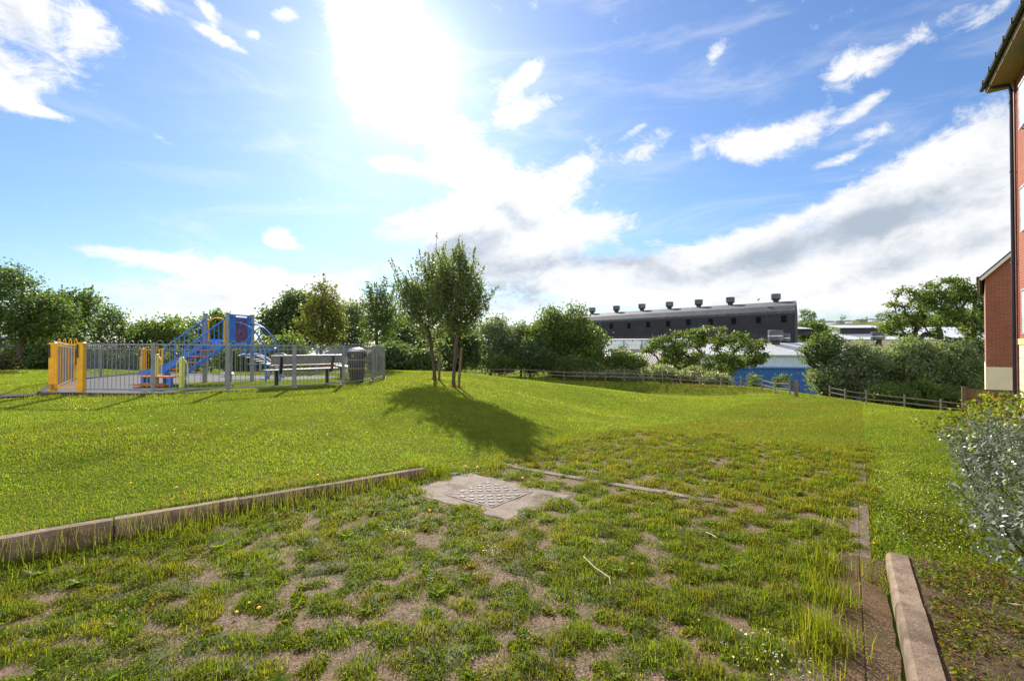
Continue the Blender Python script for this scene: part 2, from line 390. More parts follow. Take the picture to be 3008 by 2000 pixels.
# ------------------------------------------------------------------ terrain
TH = R(35.5); A = np.array([sin(TH), cos(TH)]); B = np.array([cos(TH), -sin(TH)])
KP = np.array([-3.73, 3.55]); KD = np.array([.752, .66]); KD = KD / np.linalg.norm(KD); KN = np.array([-KD[1], KD[0]])
RP = np.array([1.85, 2.30]); RD = np.array([.565, .825]); RD = RD / np.linalg.norm(RD); RN = np.array([RD[1], -RD[0]])
CTRL = np.array([
    (0, -3, 0), (0, 2, 0), (-2, 3, 0), (2, 2, 0), (0, 5, 0), (2, 5, 0), (-1, 6, 0.0), (3, 7, 0), (5, 7.5, 0), (1, 8, -.02), (4, 4, 0), (6, 4, .02), (8, 8, .04), (10, 11, .06),
    (10.5, 13, -.05), (13.7, 17, -.5), (18, 25, -1.27), (17, 18, -1.5), (20, 24, -2.4), (15, 15, -1.0), (14, 13.3, -.8), (16, 10, -.6),
    (-3.73, 3.55, 0), (-6, 1.5, 0), (-6, 6, .32), (-4, 8, .38), (-8, 9.4, .49), (-9.6, 10.4, .53), (-7.8, 10.2, .55), (-6.5, 10.8, .565), (-5.2, 11.8, .56), (-4.3, 13.3, .54), (-4.05, 15.5, .5), (-4.1, 17.3, .49),
    (-2.5, 10, .34), (-1.82, 15, .37), (-2.6, 16.7, .47), (-2, 12, .36), (0, 9, .04), (.2, 12, .08), (.5, 15, .05), (2.2, 16, -.4), (1.5, 12, -.15), (2, 10, -.08),
    (-1.6, 22, .26), (.65, 26, -.22), (3.9, 30, -.98), (-4.5, 21, .45), (-8, 19, .43), (-10, 14, .53), (-13, 18, .44), (-14, 22.5, .37), (-20, 22, .36), (-22, 26.7, .33), (-8, 25, .34), (-3, 24, .34), (-30, 20, .4), (-16, 12, .5), (-20, 10, .5), (-12, 8, .42), (-12, 4, .2),
    (-22, 33, -1), (-8, 31, -1), (-1, 31, -1.3), (3, 35, -2.0), (0, 42, -2.5), (5, 42, -2.65), (-10, 42, -2.4), (8, 24, -.95), (6, 18, -.65), (8, 34, -2.0),
    (16, 46, -2.8), (10, 49, -2.95), (4, 51, -2.98), (-2, 53, -2.8), (6.2, 57.5, -2.4), (1.5, 58.5, -2.15), (-8, 59, -2.0), (11, 57, -2.45), (17, 55.5, -2.5), (21.3, 49.5, -2.44), (23.4, 46, -2.46), (23, 40, -2.4), (17, 50, -2.95), (19.5, 44, -2.75),
    (9, 14, -.45), (13, 20, -.93), (16, 24, -1.22), (18.5, 28, -1.6), (21.5, 33, -2.4), (26, 40, -3.3), (17, 34, -2.0), (13, 24, -1.2), (20, 39, -2.4), (15, 30, -1.7),
    (0, 72, -4.2), (20, 70, -6), (40, 60, -6), (40, 45, -4.6), (36, 38, -3.9), (30, 41, -3.3), (-60, 60, -3.5), (60, 90, -8), (0, 95, -8), (-60, 95, -6), (90, 60, -8), (90, 20, -5), (-60, 20, .3), (-60, -5, .2), (60, -5, -1), (40, 10, -2), (25, 12, -1.4), (20, 5, -.4), (30, 25, -3.2), (0, -20, 0), (-40, -20, 0), (40, -20, 0)
], float)


def _U(r2): return np.where(r2 > 1e-9, r2 * np.log(np.maximum(r2, 1e-9)), 0)
_n = len(CTRL); _X = CTRL[:, :2] / 20
_K = _U(((_X[:, None] - _X[None]) ** 2).sum(-1)) + np.eye(_n) * 2e-3
_P = np.concatenate([np.ones((_n, 1)), _X], 1)
_L = np.zeros((_n + 3, _n + 3)); _L[:_n, :_n] = _K; _L[:_n, _n:] = _P; _L[_n:, :_n] = _P.T
_w = np.linalg.solve(_L, np.concatenate([CTRL[:, 2], np.zeros(3)]))


def sst(a, b, x):
    t = np.clip((x - a) / (b - a), 0, 1); return t * t * (3 - 2 * t)


def kerb_coords(p): q = p - KP; return q @ KN, q @ KD      # (distance to lawn side, along)
def rkerb_coords(p): q = p - RP; return q @ RN, q @ RD


FLINE = np.array([(-17, 59.5), (-8, 59.5), (1.5, 59), (6.2, 58), (11, 57.5), (17.3, 56), (21.3, 49.6), (23.4, 45.6), (23.0, 38.0)], float)
def bank_dist(p):
    """signed distance to the long rail fence, negative on the field side"""
    best = np.full(len(p), 1e9); sgn = np.ones(len(p)); near = (p[:, 1] > 30) & (p[:, 1] < 75)
    q0 = p[near]; bb = np.full(len(q0), 1e9); sg = np.ones(len(q0))
    for i in range(len(FLINE) - 1):
        a, b = FLINE[i], FLINE[i + 1]; u = b - a; L = np.linalg.norm(u); u = u / L
        w_ = q0 - a; t = np.clip(w_ @ u, 0, L); dd = np.linalg.norm(w_ - t[:, None] * u, axis=1); side = np.sign(u[0] * w_[:, 1] - u[1] * w_[:, 0])
        m_ = dd < bb; bb = np.where(m_, dd, bb); sg = np.where(m_, side, sg)
    best[near] = bb * sg; best[~near] = 99; return best


def gz(xy):
    xy = np.atleast_2d(np.asarray(xy, float)); out = np.empty(len(xy))
    for i in range(0, len(xy), 20000):
        q = np.clip(xy[i:i + 20000], [-62, -22], [92, 97]) / 20
        out[i:i + 20000] = _U(((q[:, None] - _X[None]) ** 2).sum(-1)) @ _w[:_n] + _w[_n] + q @ _w[_n + 1:]
    far = sst(90, 200, xy[:, 1]); out = out * (1 - far) - 9 * far
    d, a = kerb_coords(xy); h = (.185 - .018 * np.clip(a, -2, 3.6)) * (1 - sst(3.5, 4.3, a))
    out += h * sst(.05, .13, d) * np.exp(-np.maximum(d, 0) / 2.2)
    fd = bank_dist(xy); out -= .8 * sst(-.5, -2.3, fd) * sst(-10, -4.5, fd) * sst(-18, -8, xy[:, 0]) * sst(42, 48, xy[:, 1])
    d, a = rkerb_coords(xy); out += .10 * (1 - sst(1.45, 2.2, a)) * sst(.04, .12, d) * np.exp(-np.maximum(d, 0) / 2.5)
    return out


def gz1(x, y): return float(gz([(x, y)])[0])


def axis_pts(segs):
    out = [segs[0][0]]
    for a, b, st0, st1 in segs:
        x = a; st = st0
        n = 0
        while x < b - 1e-6:
            f = (x - a) / (b - a); st = st0 + (st1 - st0) * f
            x = min(b, x + st); out.append(x)
    return np.array(out)


xs = axis_pts([(-2500, -300, 300, 80), (-300, -40, 60, 6), (-40, -18, 4, 1.2), (-18, -8, .8, .4), (-8, 8, .11, .11), (8, 26, .3, .7), (26, 45, .9, 3), (45, 300, 5, 60), (300, 2500, 80, 300)])
ys = axis_pts([(-60, -4, 10, 1), (-4, 1, .8, .15), (1, 10, .11, .11), (10, 30, .2, .6), (30, 44, .6, .6), (44, 61, .45, .45), (61, 100, .7, 6), (100, 400, 8, 60), (400, 4000, 80, 500)])
GX, GY = np.meshgrid(xs, ys); XY = np.stack([GX.ravel(), GY.ravel()], 1)
GZ = gz(XY)
nx, ny = len(xs), len(ys)
ii = (np.arange(ny - 1)[:, None] * nx + np.arange(nx - 1)[None]).ravel()
m = bpy.data.materials.new('lawn_soil'); m.use_nodes = True; t = m.node_tree; t.nodes.clear(); g = NG(t)
tcx = g.n('ShaderNodeTexCoord'); co = tcx.outputs['Object']
n1 = g.noise(co, .35, 6, .6); n2 = g.noise(co, 3.5, 6, .65); n3 = g.noise(co, 26, 5, .7)
c = g.mix(g.rngm(n1, .35, .65, 0, 1), (.10, .15, .018), (.155, .185, .024))
c = g.mix(g.rngm(n2, .4, .7, 0, .65), c, (.085, .125, .015))
c = g.mix(g.rngm(n3, .45, .75, 0, .5), c, (.18, .19, .02))
b = g.n('ShaderNodeBsdfPrincipled'); g.l(c, b.inputs['Base Color']); b.inputs['Roughness'].default_value = .9; b.inputs['Specular IOR Level'].default_value = .0
tr = g.n('ShaderNodeBsdfTranslucent'); tr.inputs[0].default_value = (.1, .1, .01, 1)
bn = g.n('ShaderNodeBump'); bn.inputs['Strength'].default_value = .9; bn.inputs['Distance'].default_value = .05
g.l(g.noise(co, 18, 8, .7), bn.inputs['Height']); g.l(bn.outputs[0], b.inputs['Normal'])
o = g.n('ShaderNodeOutputMaterial'); g.l(b.outputs[0], o.inputs[0])
M_SOIL = m
ground = np_obj('ground', np.concatenate([XY, GZ[:, None]], 1), [np.stack([ii, ii + 1, ii + 1 + nx, ii + nx], 1)], M_SOIL, smooth=True)
P(ground, 'sloping lawn and the ground beneath everything', kind='structure')

# driveway of reinforced grass paving
def gravelmat(name='gravel_paving', tn=(1.22, 1.12, 1.02)):
    m = bpy.data.materials.new(name); m.use_nodes = True; t = m.node_tree; t.nodes.clear(); g = NG(t)
    co = g.n('ShaderNodeTexCoord').outputs['Object']
    vo = g.n('ShaderNodeTexVoronoi'); vo.inputs['Scale'].default_value = 95; g.l(co, vo.inputs[0])
    vs = g.n('ShaderNodeSeparateXYZ'); g.l(vo.outputs['Color'], vs.inputs[0])
    c = g.mix(vs.outputs[0], (.08, .057, .042), (.28, .212, .165))
    c = g.mix(g.rngm(vo.outputs['Distance'], .25, .75, 0, .8), c, (.07, .054, .042))
    c = g.mix(g.rngm(g.noise(co, 55, 3, .7), .5, .62, 0, .75), c, (.06, .045, .034))
    c = g.mix(g.rngm(g.noise(co, 130, 2, .6), .62, .7, 0, .8), c, (.42, .37, .33))
    n1 = g.noise(co, 1.6, 7, .65)
    c = g.mix(g.rngm(n1, .42, .66, 0, .7), c, (.15, .105, .07))
    n2 = g.noise(co, 7, 8, .7)
    c = g.mix(g.rngm(n2, .46, .62, 0, .75), c, (.075, .085, .022))
    c = g.mix(1.0, c, tn, 'MULTIPLY')
    b = g.n('ShaderNodeBsdfPrincipled'); g.l(c, b.inputs['Base Color']); b.inputs['Roughness'].default_value = .9; b.inputs['Specular IOR Level'].default_value = .12
    bn = g.n('ShaderNodeBump'); bn.inputs['Strength'].default_value = .45; bn.inputs['Distance'].default_value = .006; bn.invert = True
    g.l(vo.outputs['Distance'], bn.inputs['Height'])
    vo2 = g.n('ShaderNodeTexVoronoi'); vo2.inputs['Scale'].default_value = 41; vo2.inputs['Randomness'].default_value = 1; g.l(co, vo2.inputs[0])
    bn3 = g.n('ShaderNodeBump'); bn3.inputs['Strength'].default_value = .6; bn3.inputs['Distance'].default_value = .008; g.l(g.noise(co, 150, 4, .7), bn3.inputs['Height']); g.l(bn.outputs[0], bn3.inputs['Normal']); bn = bn3
    bn2 = g.n('ShaderNodeBump'); bn2.inputs['Strength'].default_value = .6; bn2.inputs['Distance'].default_value = .025
    g.l(g.noise(co, 9, 6, .6), bn2.inputs['Height']); g.l(bn.outputs[0], bn2.inputs['Normal']); g.l(bn2.outputs[0], b.inputs['Normal'])
    o = g.n('ShaderNodeOutputMaterial'); g.l(b.outputs[0], o.inputs[0]); return m
M_GRAVEL = gravelmat()


def drive_mask(p):
    t = p @ B; d, a = kerb_coords(p); s = p @ A
    return (t < .06) & ((t > -3.9) | (d < .03)) & (s < 9.5 + .25 * np.sin(t * 5) + .2 * np.sin(t * 2.1))


ss = np.arange(-3, 10.2, .1); tt = np.concatenate([np.arange(-9, 0, .1), [.06]])
SG, TG = np.meshgrid(ss, tt, indexing='ij'); p2 = SG.ravel()[:, None] * A + TG.ravel()[:, None] * B
okv = drive_mask(p2 - 0 * B).reshape(SG.shape) | (TG > .04)
nT = len(tt); idx = np.arange(len(p2)).reshape(SG.shape)
q = np.stack([idx[:-1, :-1], idx[:-1, 1:], idx[1:, 1:], idx[1:, :-1]], -1)
keep = okv[:-1, :-1] & okv[:-1, 1:] & okv[1:, 1:] & okv[1:, :-1]
qf = q[keep]; used = np.unique(qf); remap = -np.ones(len(p2), int); remap[used] = np.arange(len(used))
pz = gz(p2[used]) + .012
drive = np_obj('driveway', np.concatenate([p2[used], pz[:, None]], 1), [remap[qf]], M_GRAVEL, smooth=True)
P(drive, 'gravel filled paving of the driveway with weeds growing through', kind='structure')

# playground outline
FEN = [(-9.59, 10.85), (-7.83, 10.63), (-6.55, 11.24), (-5.45, 12.2), (-4.64, 13.4), (-4.42, 15.5), (-4.5, 17.1), (-6.49, 19.5), (-8.37, 20.9), (-11.0, 21.3), (-13.45, 21.5), (-15.58, 21.7), (-16.18, 21.3), (-15.1, 17.9), (-13.9, 15.4), (-10.5, 11.15)]


def inpoly(p, poly):
    x, y = p[:, 0], p[:, 1]; r = np.zeros(len(p), bool); n = len(poly)
    for i in range(n):
        x0, y0 = poly[i]; x1, y1 = poly[(i + 1) % n]
        c = ((y0 > y) != (y1 > y)) & (x < (x1 - x0) * (y - y0) / (y1 - y0 + 1e-12) + x0)
        r ^= c
    return r


fc = np.mean(FEN, axis=0)
def grow(poly, d):
    out = []
    for x, y in poly:
        v = np.array([x, y]) - fc; L = np.linalg.norm(v); out.append(tuple(fc + v * (1 + d / L)))
    return out
PLAY = grow(FEN, .22)
def pzf(x, y): return .585 - .0165 * (y - 10.8)
def fan(poly, zf, name, mt, dz, kind, label, skirt=.12):
    V = [(*fc, zf(*fc) + dz)]; n = len(poly)
    rings = [.25, .5, .75, 1.0]
    for k in rings:
        for x, y in poly:
            xx = fc[0] + (x - fc[0]) * k; yy = fc[1] + (y - fc[1]) * k; V.append((xx, yy, zf(xx, yy) + dz))
    for x, y in poly: V.append((x, y, zf(x, y) + dz - skirt))
    F = [(0, 1 + i, 1 + (i + 1) % n) for i in range(n)]
    for r in range(len(rings)):
        for i in range(n):
            a = 1 + r * n + i; b2 = 1 + r * n + (i + 1) % n; F.append((a, a + n, b2 + n, b2))
    mb = MB(); mb.add(V, F); return P(mb.build(name, mt), label, kind=kind)
def smooth_poly(poly, k=5):
    pts = np.array(poly); n = len(pts); out = []
    for i in range(n):
        p0, p1, p2_, p3 = pts[i - 1], pts[i], pts[(i + 1) % n], pts[(i + 2) % n]
        for j in range(k):
            t = j / k
            out.append(tuple(.5 * ((2 * p1) + (p2_ - p0) * t + (2 * p0 - 5 * p1 + 4 * p2_ - p3) * t * t + (3 * p1 - p0 - 3 * p2_ + p3) * t ** 3)))
    return out
PLAYS = smooth_poly(PLAY)
fan(PLAYS, pzf, 'playground_surface', M_TARMAC, 0.0, 'structure', 'grey rubber surface inside the playground fence')
mb = MB(); n = len(PLAYS)
ou = grow(PLAYS, .07)
V = []; F = []
for i in range(n):
    (x0, y0), (x1, y1) = PLAYS[i], ou[i]
    V += [(x0, y0, pzf(x0, y0) + .02), (x1, y1, pzf(x1, y1) + .02), (x1, y1, pzf(x1, y1) - .2), (x0, y0, pzf(x0, y0) - .2)]
for i in range(n):
    a = 4 * i; b2 = 4 * ((i + 1) % n)
    for k in range(4): F.append((a + k, a + (k + 1) % 4, b2 + (k + 1) % 4, b2 + k))
mb.add(V, F); P(mb.build('playground_edging', M_PATH), 'thin dark edging laid round the playground surface', kind='structure')
# path to the gate
PATHC = [(-10.05, 11.0), (-10.8, 10.6), (-12.2, 10.45), (-15, 10.5), (-19, 10.7), (-26, 11.2)]
V = []; F = []
for i, (x, y) in enumerate(PATHC):
    w = .42
    for k in (-1, 1): V.append((x - (.25 if i == 0 else 0) * k * 0, y + k * w, max(gz1(x, y), gz1(x, y + k * w)) + .02))
    if i: F.append((2 * i - 2, 2 * i, 2 * i + 1, 2 * i - 1))
mb = MB(); mb.add(V, F); P(mb.build('path', M_PATH), 'narrow tarmac path to the yellow gate', kind='structure')


def path_mask(p): return (p[:, 0] < -9.6) & (np.abs(p[:, 1] - np.interp(p[:, 0], [c[0] for c in PATHC][::-1], [c[1] for c in PATHC][::-1])) < .45)


# distant hills
def hillmat():
    m = bpy.data.materials.new('hill_fields'); m.use_nodes = True; t = m.node_tree; t.nodes.clear(); g = NG(t)
    co = g.n('ShaderNodeTexCoord').outputs['Object']
    vo = g.n('ShaderNodeTexVoronoi'); vo.inputs['Scale'].default_value = .009; g.l(co, vo.inputs[0])
    vs = g.n('ShaderNodeSeparateXYZ'); g.l(vo.outputs['Color'], vs.inputs[0])
    c = g.mix(vs.outputs[0], (.075, .125, .025), (.13, .15, .045))
    c = g.mix(g.rngm(g.noise(co, .03, 6, .6), .5, .62, 0, .8), c, (.03, .05, .02))
    b = g.n('ShaderNodeBsdfPrincipled'); g.l(c, b.inputs['Base Color']); b.inputs['Roughness'].default_value = .95; b.inputs['Specular IOR Level'].default_value = .05
    o = g.n('ShaderNodeOutputMaterial'); g.l(b.outputs[0], o.inputs[0]); return m
hx = np.linspace(-900, 1300, 90); hy = np.linspace(330, 1100, 30)
HX, HY = np.meshgrid(hx, hy)
def hill_z(X, Y):
    prof = np.interp(X, [-900, -200, 100, 330, 480, 620, 900, 1300], [-8, -5, 0, 22, 33, 48, 62, 50])
    return -9.5 + (prof + 10) * sst(330, 545, Y) + 2.5 * np.sin(X * .021 + Y * .013) * sst(330, 600, Y) * np.cos(Y * .017) - 1.5 * (Y < 331)
HZ = hill_z(HX, HY)
k0 = (np.arange(29)[:, None] * 90 + np.arange(89)[None]).ravel()
P(np_obj('hills', np.stack([HX.ravel(), HY.ravel(), HZ.ravel()], 1), [np.stack([k0, k0 + 1, k0 + 91, k0 + 90], 1)], hillmat(), smooth=True), 'green hillside with fields beyond the factory sheds', kind='structure')

# ------------------------------------------------------------------ trees and shrubs
def leaf_mesh(name, pos, size, cols, mt, parent, upbias=.5, aspect=.62, r=None, jit=.22, extra=None):
    r = r or rng; N = len(pos)
    nrm = r.normal(size=(N, 3)); nrm[:, 2] = nrm[:, 2] + upbias; nrm /= np.linalg.norm(nrm, axis=1)[:, None]
    tg = r.normal(size=(N, 3)); tg -= nrm * (tg * nrm).sum(1)[:, None]; tg /= np.linalg.norm(tg, axis=1)[:, None] + 1e-9
    bt = np.cross(nrm, tg)
    sz = (size if np.ndim(size) else np.full(N, size)) * r.uniform(.65, 1.35, N)
    L = tg * sz[:, None]; Wd = bt * (sz * aspect)[:, None] * .5
    drop = nrm * (sz * .14)[:, None]
    V = np.stack([pos - L * .5, pos + Wd - drop * .3 - L * .05, pos + L * .5 - drop, pos - Wd - drop * .3 - L * .05], 1).reshape(-1, 3)
    f = np.arange(4 * N).reshape(N, 4)
    tint = np.repeat(cols, 4, axis=0)
    if extra is not None:     # woody shoots kept in the same mesh as their leaves
        ev = np.array(extra.v); f = np.concatenate([f, np.array(extra.f) + len(V)]); V = np.concatenate([V, ev]); tint = np.concatenate([tint, np.tile([.07, .05, .035], (len(ev), 1))])
    return np_obj(name, V, [f], mt, parent, tint=tint)


def pal(N, cols, r, jit=.2):
    cols = np.array(cols); c = cols[r.integers(0, len(cols), N)] * r.uniform(1 - jit, 1 + jit, (N, 1))
    return np.clip(c * (1 + r.normal(size=(N, 3)) * .05), .002, .9)


GREEN = [(.075, .12, .038), (.088, .13, .038), (.066, .108, .04)]
OLIVE = [(.10, .145, .055), (.115, .16, .06), (.085, .13, .05), (.125, .14, .06)]
LIGHT = [(.095, .14, .035), (.11, .15, .04), (.08, .125, .035)]
DARK = [(.07, .11, .045), (.085, .125, .05), (.075, .105, .05)]
GREY = [(.135, .17, .10), (.155, .185, .12), (.115, .15, .085)]
OAK = [(.088, .13, .032), (.105, .14, .034), (.075, .115, .034)]


def tree(name, label, cat, base, lobes, ncl, rc, npl, leaf, cols, trunk_r=.08, trunk_top=.35, group=None, seed=0, mt=None, bark=None, spiky=0., flat=.8, stems=1, shell=.45, tr_lean=(0, 0), upb=.5, minr=.012):
    """lobes: ellipsoids (cx,cy,cz,rx,ry,rz) in world space"""
    r = np.random.default_rng(seed + 100)
    bx, by, bz = base
    root = empty(name, base, label, cat, group)
    lob = np.array(lobes, float) - np.array([bx, by, bz, 0, 0, 0])
    vol = lob[:, 3] * lob[:, 4] * lob[:, 5]; pr = vol ** .75; pr /= pr.sum()
    cs = []
    tries = 0
    while len(cs) < ncl and tries < ncl * 30:
        tries += 1
        k = r.choice(len(lob), p=pr); v = r.normal(size=3); v /= np.linalg.norm(v)
        rad = shell + (1 - shell) * r.random() ** .6
        c = lob[k, :3] + v * lob[k, 3:] * rad * .93
        if c[2] < .08: continue
        if cs and np.min(((np.array(cs) - c) ** 2).sum(1)) < (rc * (.75 if tries < ncl * 15 else .4)) ** 2: continue
        cs.append(c)
    cs = np.array(cs)
    top = lob[:, 2].max() + lob[np.argmax(lob[:, 2]), 5]
    th = trunk_top * top; cen = (lob[:, :3] * pr[:, None]).sum(0)
    # skeleton: nodes with parents
    nodes = []; par = []
    tips = []
    for s in range(stems):
        ang = 2 * pi * s / stems + r.random(); off = .12 * stems ** .5 if stems > 1 else 0
        p0 = np.array([cos(ang) * off, sin(ang) * off, -.1]); tt_ = np.array([cen[0] * .8 + tr_lean[0] + cos(ang) * off * 4, cen[1] * .8 + tr_lean[1] + sin(ang) * off * 4, max(th * 1.0, .3)])
        prev = -1
        for k in range(6):
            f = k / 5; p = p0 + (tt_ - p0) * np.array([f ** 1.6, f ** 1.6, f]) + (r.normal(size=3) * (.004 if spiky else .012) * top * f * np.array([1, 1, 0]) if k else 0)
            nodes.append(p); par.append(prev); prev = len(nodes) - 1
        if spiky:   # central leader
            p1 = nodes[-1].copy(); tgt = np.array([cen[0], cen[1], top * .93])
            for k in range(1, 6):
                p = p1 + (tgt - p1) * k / 5 + r.normal(size=3) * .02; nodes.append(p); par.append(prev); prev = len(nodes) - 1
    order = np.argsort(np.linalg.norm(cs - np.array([cen[0], cen[1], th]), axis=1))
    n0 = len(nodes)
    for i in order:
        c = cs[i]; nd = np.array(nodes); dv = c - nd
        dist = np.linalg.norm(dv, axis=1)
        pen = np.where(nd[:, 2] > c[2] - .25 * np.hypot(dv[:, 0], dv[:, 1]), .8 * rc + .5 * (nd[:, 2] - c[2] + .25 * np.hypot(dv[:, 0], dv[:, 1])), 0)
        low = np.where(nd[:, 2] < th * .75, top, 0) if stems == 1 else 0
        j = int(np.argmin(dist + pen + low)); a = nd[j]
        k = max(1, int(dist[j] / (rc * 1.1))); prev = j
        for q_ in range(1, k + 1):
            f = q_ / k; p = a + (c - a) * f
            p = p + np.array([0, 0, .12 * dist[j] * (f - f * f) * (-1 if r.random() < .35 else .8)]) + (r.normal(size=3) * .06 * dist[j] if q_ < k else 0)
            nodes.append(p); par.append(prev); prev = len(nodes) - 1
    nn = len(nodes); w = np.zeros(nn)
    has = np.zeros(nn, bool)
    for i in range(nn):
        if par[i] >= 0: has[par[i]] = True
    for i in range(nn - 1, -1, -1):
        if not has[i]: w[i] += 1
        if par[i] >= 0: w[par[i]] += w[i]
    rad = trunk_r * (w / max(w[0], 1)) ** .5; rad = np.maximum(rad, minr); rad[:1] *= 1.35
    mb = MB()
    nodes = np.array(nodes)
    for i in range(nn):
        if par[i] < 0: continue
        a, b2 = nodes[par[i]], nodes[i]
        d = Vector(b2 - a)
        if d.length < 1e-4: continue
        sd = 8 if rad[i] > .05 else 4
        mb.tube([a, b2 + (b2 - a) * .02], [min(rad[par[i]], rad[i] * 1.5), rad[i]], sd, cap=not has[i])
    # leaves
    N = len(cs) * npl
    ci = np.repeat(np.arange(len(cs)), npl)
    off = r.normal(size=(N, 3)) * rc * .52
    off[:, 2] *= flat
    pos = cs[ci] + off
    if spiky:
        # leading shoots: leaves strung along thin upright twigs
        out = cs - cen; sel = np.where((out[:, 2] > -.15 * top))[0]; sel = r.choice(sel, min(len(sel), int(len(sel) * .8)), replace=False)
        sh = []
        for i in sel:
            dr = out[i] / (np.linalg.norm(out[i]) + 1e-6) * .55 + np.array([0, 0, 1.0]); dr /= np.linalg.norm(dr)
            L = spiky * r.uniform(.35, 1.0); m_ = int(3.6 * L / leaf) + 6
            bend = np.append(r.normal(size=2) * .12, 0)
            mb.tube([cs[i], cs[i] + dr * L * .5 + bend * L * .2, cs[i] + dr * L + bend * L * .5], [minr * .8, minr * .6, minr * .4], 4, False)
            f = r.random(m_) ** .85; sh.append(cs[i] + dr * (f * L)[:, None] + bend * (f * f * L * .5)[:, None] + r.normal(size=(m_, 3)) * (leaf * .62 * (1.2 - f))[:, None])
        pos = np.concatenate([pos] + sh)
    mb.build('trunk', bark or M_BARK, root, smooth=True)
    pos = pos[pos[:, 2] > .02]
    # clump-level tone: some clumps are fresher growth
    colr = pal(len(pos), cols, r, .22)
    leaf_mesh('crown', pos, leaf, colr, mt or M_LEAF, root, r=r, upbias=upb)
    return root


def lobe(x0, y0, x1, y1, D, dr=.9):
    """an ellipsoid of real size standing at distance D that spans the given part of the view"""
    c = at((x0 + x1) / 2, (y0 + y1) / 2, D); rx = (x1 - x0) / 2 / FPX * D; rz = (y1 - y0) / 2 / FPX * D
    return (*c, rx, rx * dr, rz)


def gbase(px, D, dz=0):
    x = (px - 1504) / FPX * D; return (x, D, gz1(x, D) + dz)


TR = []
def T(name, label, cat, bpx, D, boxes, ncl, rc, npl, leaf, cols, **k):
    b = gbase(bpx, D)
    lobes = [lobe(*bx, D + (bx_d if False else 0)) if len(bx) == 4 else lobe(*bx[:4], D + bx[4]) for bx in boxes for bx_d in (0,)]
    TR.append(tree(name, label, cat, b, lobes, ncl, rc, npl, leaf, cols, seed=len(TR) * 7 + 3, **k))
    return TR[-1]


# two staked maples on the knoll
T('maple_tree', 'slim young maple with dark olive crown, its leaning stake on its east side', 'tree', 1332, 15.0, [(1285, 735, 1405, 890), (1255, 800, 1440, 960), (1285, 890, 1410, 985)], 125, .25, 95, .072, OLIVE, trunk_r=.055, trunk_top=.38, spiky=.75, shell=.25, flat=1.15, group='young staked maples')
T('maple_tree', 'bushy young maple just behind the slim one, beside the playground corner', 'tree', 1277, 16.7, [(1165, 810, 1340, 965), (1220, 740, 1345, 880), (1190, 890, 1330, 1005), (1160, 800, 1235, 920)], 130, .27, 90, .078, [(.12, .165, .065), (.11, .16, .055), (.14, .155, .065)], trunk_r=.06, trunk_top=.36, spiky=.95, shell=.25, flat=1.15, group='young staked maples')
# maples behind the playground
T('maple_tree', 'round golden green maple rising behind the bench', 'tree', 940, 27, [(878, 850, 1015, 1030), (910, 825, 985, 930)], 60, .5, 110, .14, [(.12, .135, .035), (.135, .14, .04), (.10, .125, .03)], trunk_r=.1, trunk_top=.35, spiky=.9, shell=.3)
T('maple_tree', 'thin upright maple rising behind the litter bin', 'tree', 1105, 26, [(1042, 850, 1175, 1015), (1070, 810, 1140, 920)], 52, .42, 90, .13, GREEN, trunk_r=.09, trunk_top=.42, spiky=.9, shell=.3)
T('maple_tree', 'tall leafy maple at the far end of the path near the dark shed', 'tree', 50, 25, [(-70, 810, 185, 1010), (-40, 770, 80, 900), (80, 860, 215, 990)], 110, .5, 120, .14, GREEN, trunk_r=.13, trunk_top=.3, spiky=.8, shell=.3)
T('maple_tree', 'dark maple between the tall path maple and the small open tree', 'tree', 210, 31, [(110, 850, 260, 1050), (190, 845, 285, 960)], 70, .6, 110, .18, GREEN, trunk_r=.12, trunk_top=.3, spiky=1.0, shell=.3)
T('small_tree', 'small open crowned tree seen over the gate fence', 'tree', 315, 30, [(270, 905, 380, 1050), (300, 900, 350, 960)], 44, .5, 70, .16, GREEN, trunk_r=.06, trunk_top=.3, stems=2)
T('elder_tree', 'broad pale green tree behind the slide', 'tree', 480, 33, [(370, 950, 520, 1085), (430, 930, 580, 1085), (380, 940, 460, 1020)], 80, .6, 120, .2, LIGHT, trunk_r=.1, trunk_top=.3, stems=2)
T('elder_tree', 'pale feathery tree behind the climbing tower', 'tree', 640, 34, [(585, 940, 700, 1085), (610, 915, 670, 990)], 55, .55, 110, .2, LIGHT, trunk_r=.09, trunk_top=.3, stems=2)
T('broadleaf_tree', 'dark bushy tree low behind the blue stair rails', 'tree', 570, 42, [(530, 935, 640, 1085)], 50, .8, 120, .28, DARK, trunk_r=.12, trunk_top=.3)
T('broadleaf_tree', 'tall dark tree behind the golden maple', 'tree', 860, 46, [(790, 900, 930, 1085), (820, 850, 920, 960), (770, 900, 850, 1000)], 95, .9, 130, .3, DARK, trunk_r=.18, trunk_top=.3)
T('broadleaf_tree', 'grey green tree filling the gap between the two maples behind the bin', 'tree', 1025, 44, [(975, 880, 1075, 1060)], 55, .8, 110, .28, GREY, trunk_r=.14, trunk_top=.3)
T('lilac_bush', 'light green bush behind the bench back', 'bush', 850, 30, [(790, 985, 905, 1090), (740, 1000, 830, 1095)], 60, .5, 110, .17, LIGHT, trunk_r=.05, trunk_top=.25, stems=3)
T('lilac_bush', 'loose bush behind the playground seen under the tower', 'bush', 700, 29, [(640, 1010, 760, 1100)], 45, .45, 100, .15, GREEN, trunk_r=.05, trunk_top=.25, stems=3)
T('lilac_bush', 'scrubby bush behind the far yellow gate', 'bush', 450, 30, [(380, 1020, 560, 1100)], 60, .45, 100, .16, LIGHT, trunk_r=.05, trunk_top=.25, stems=3)
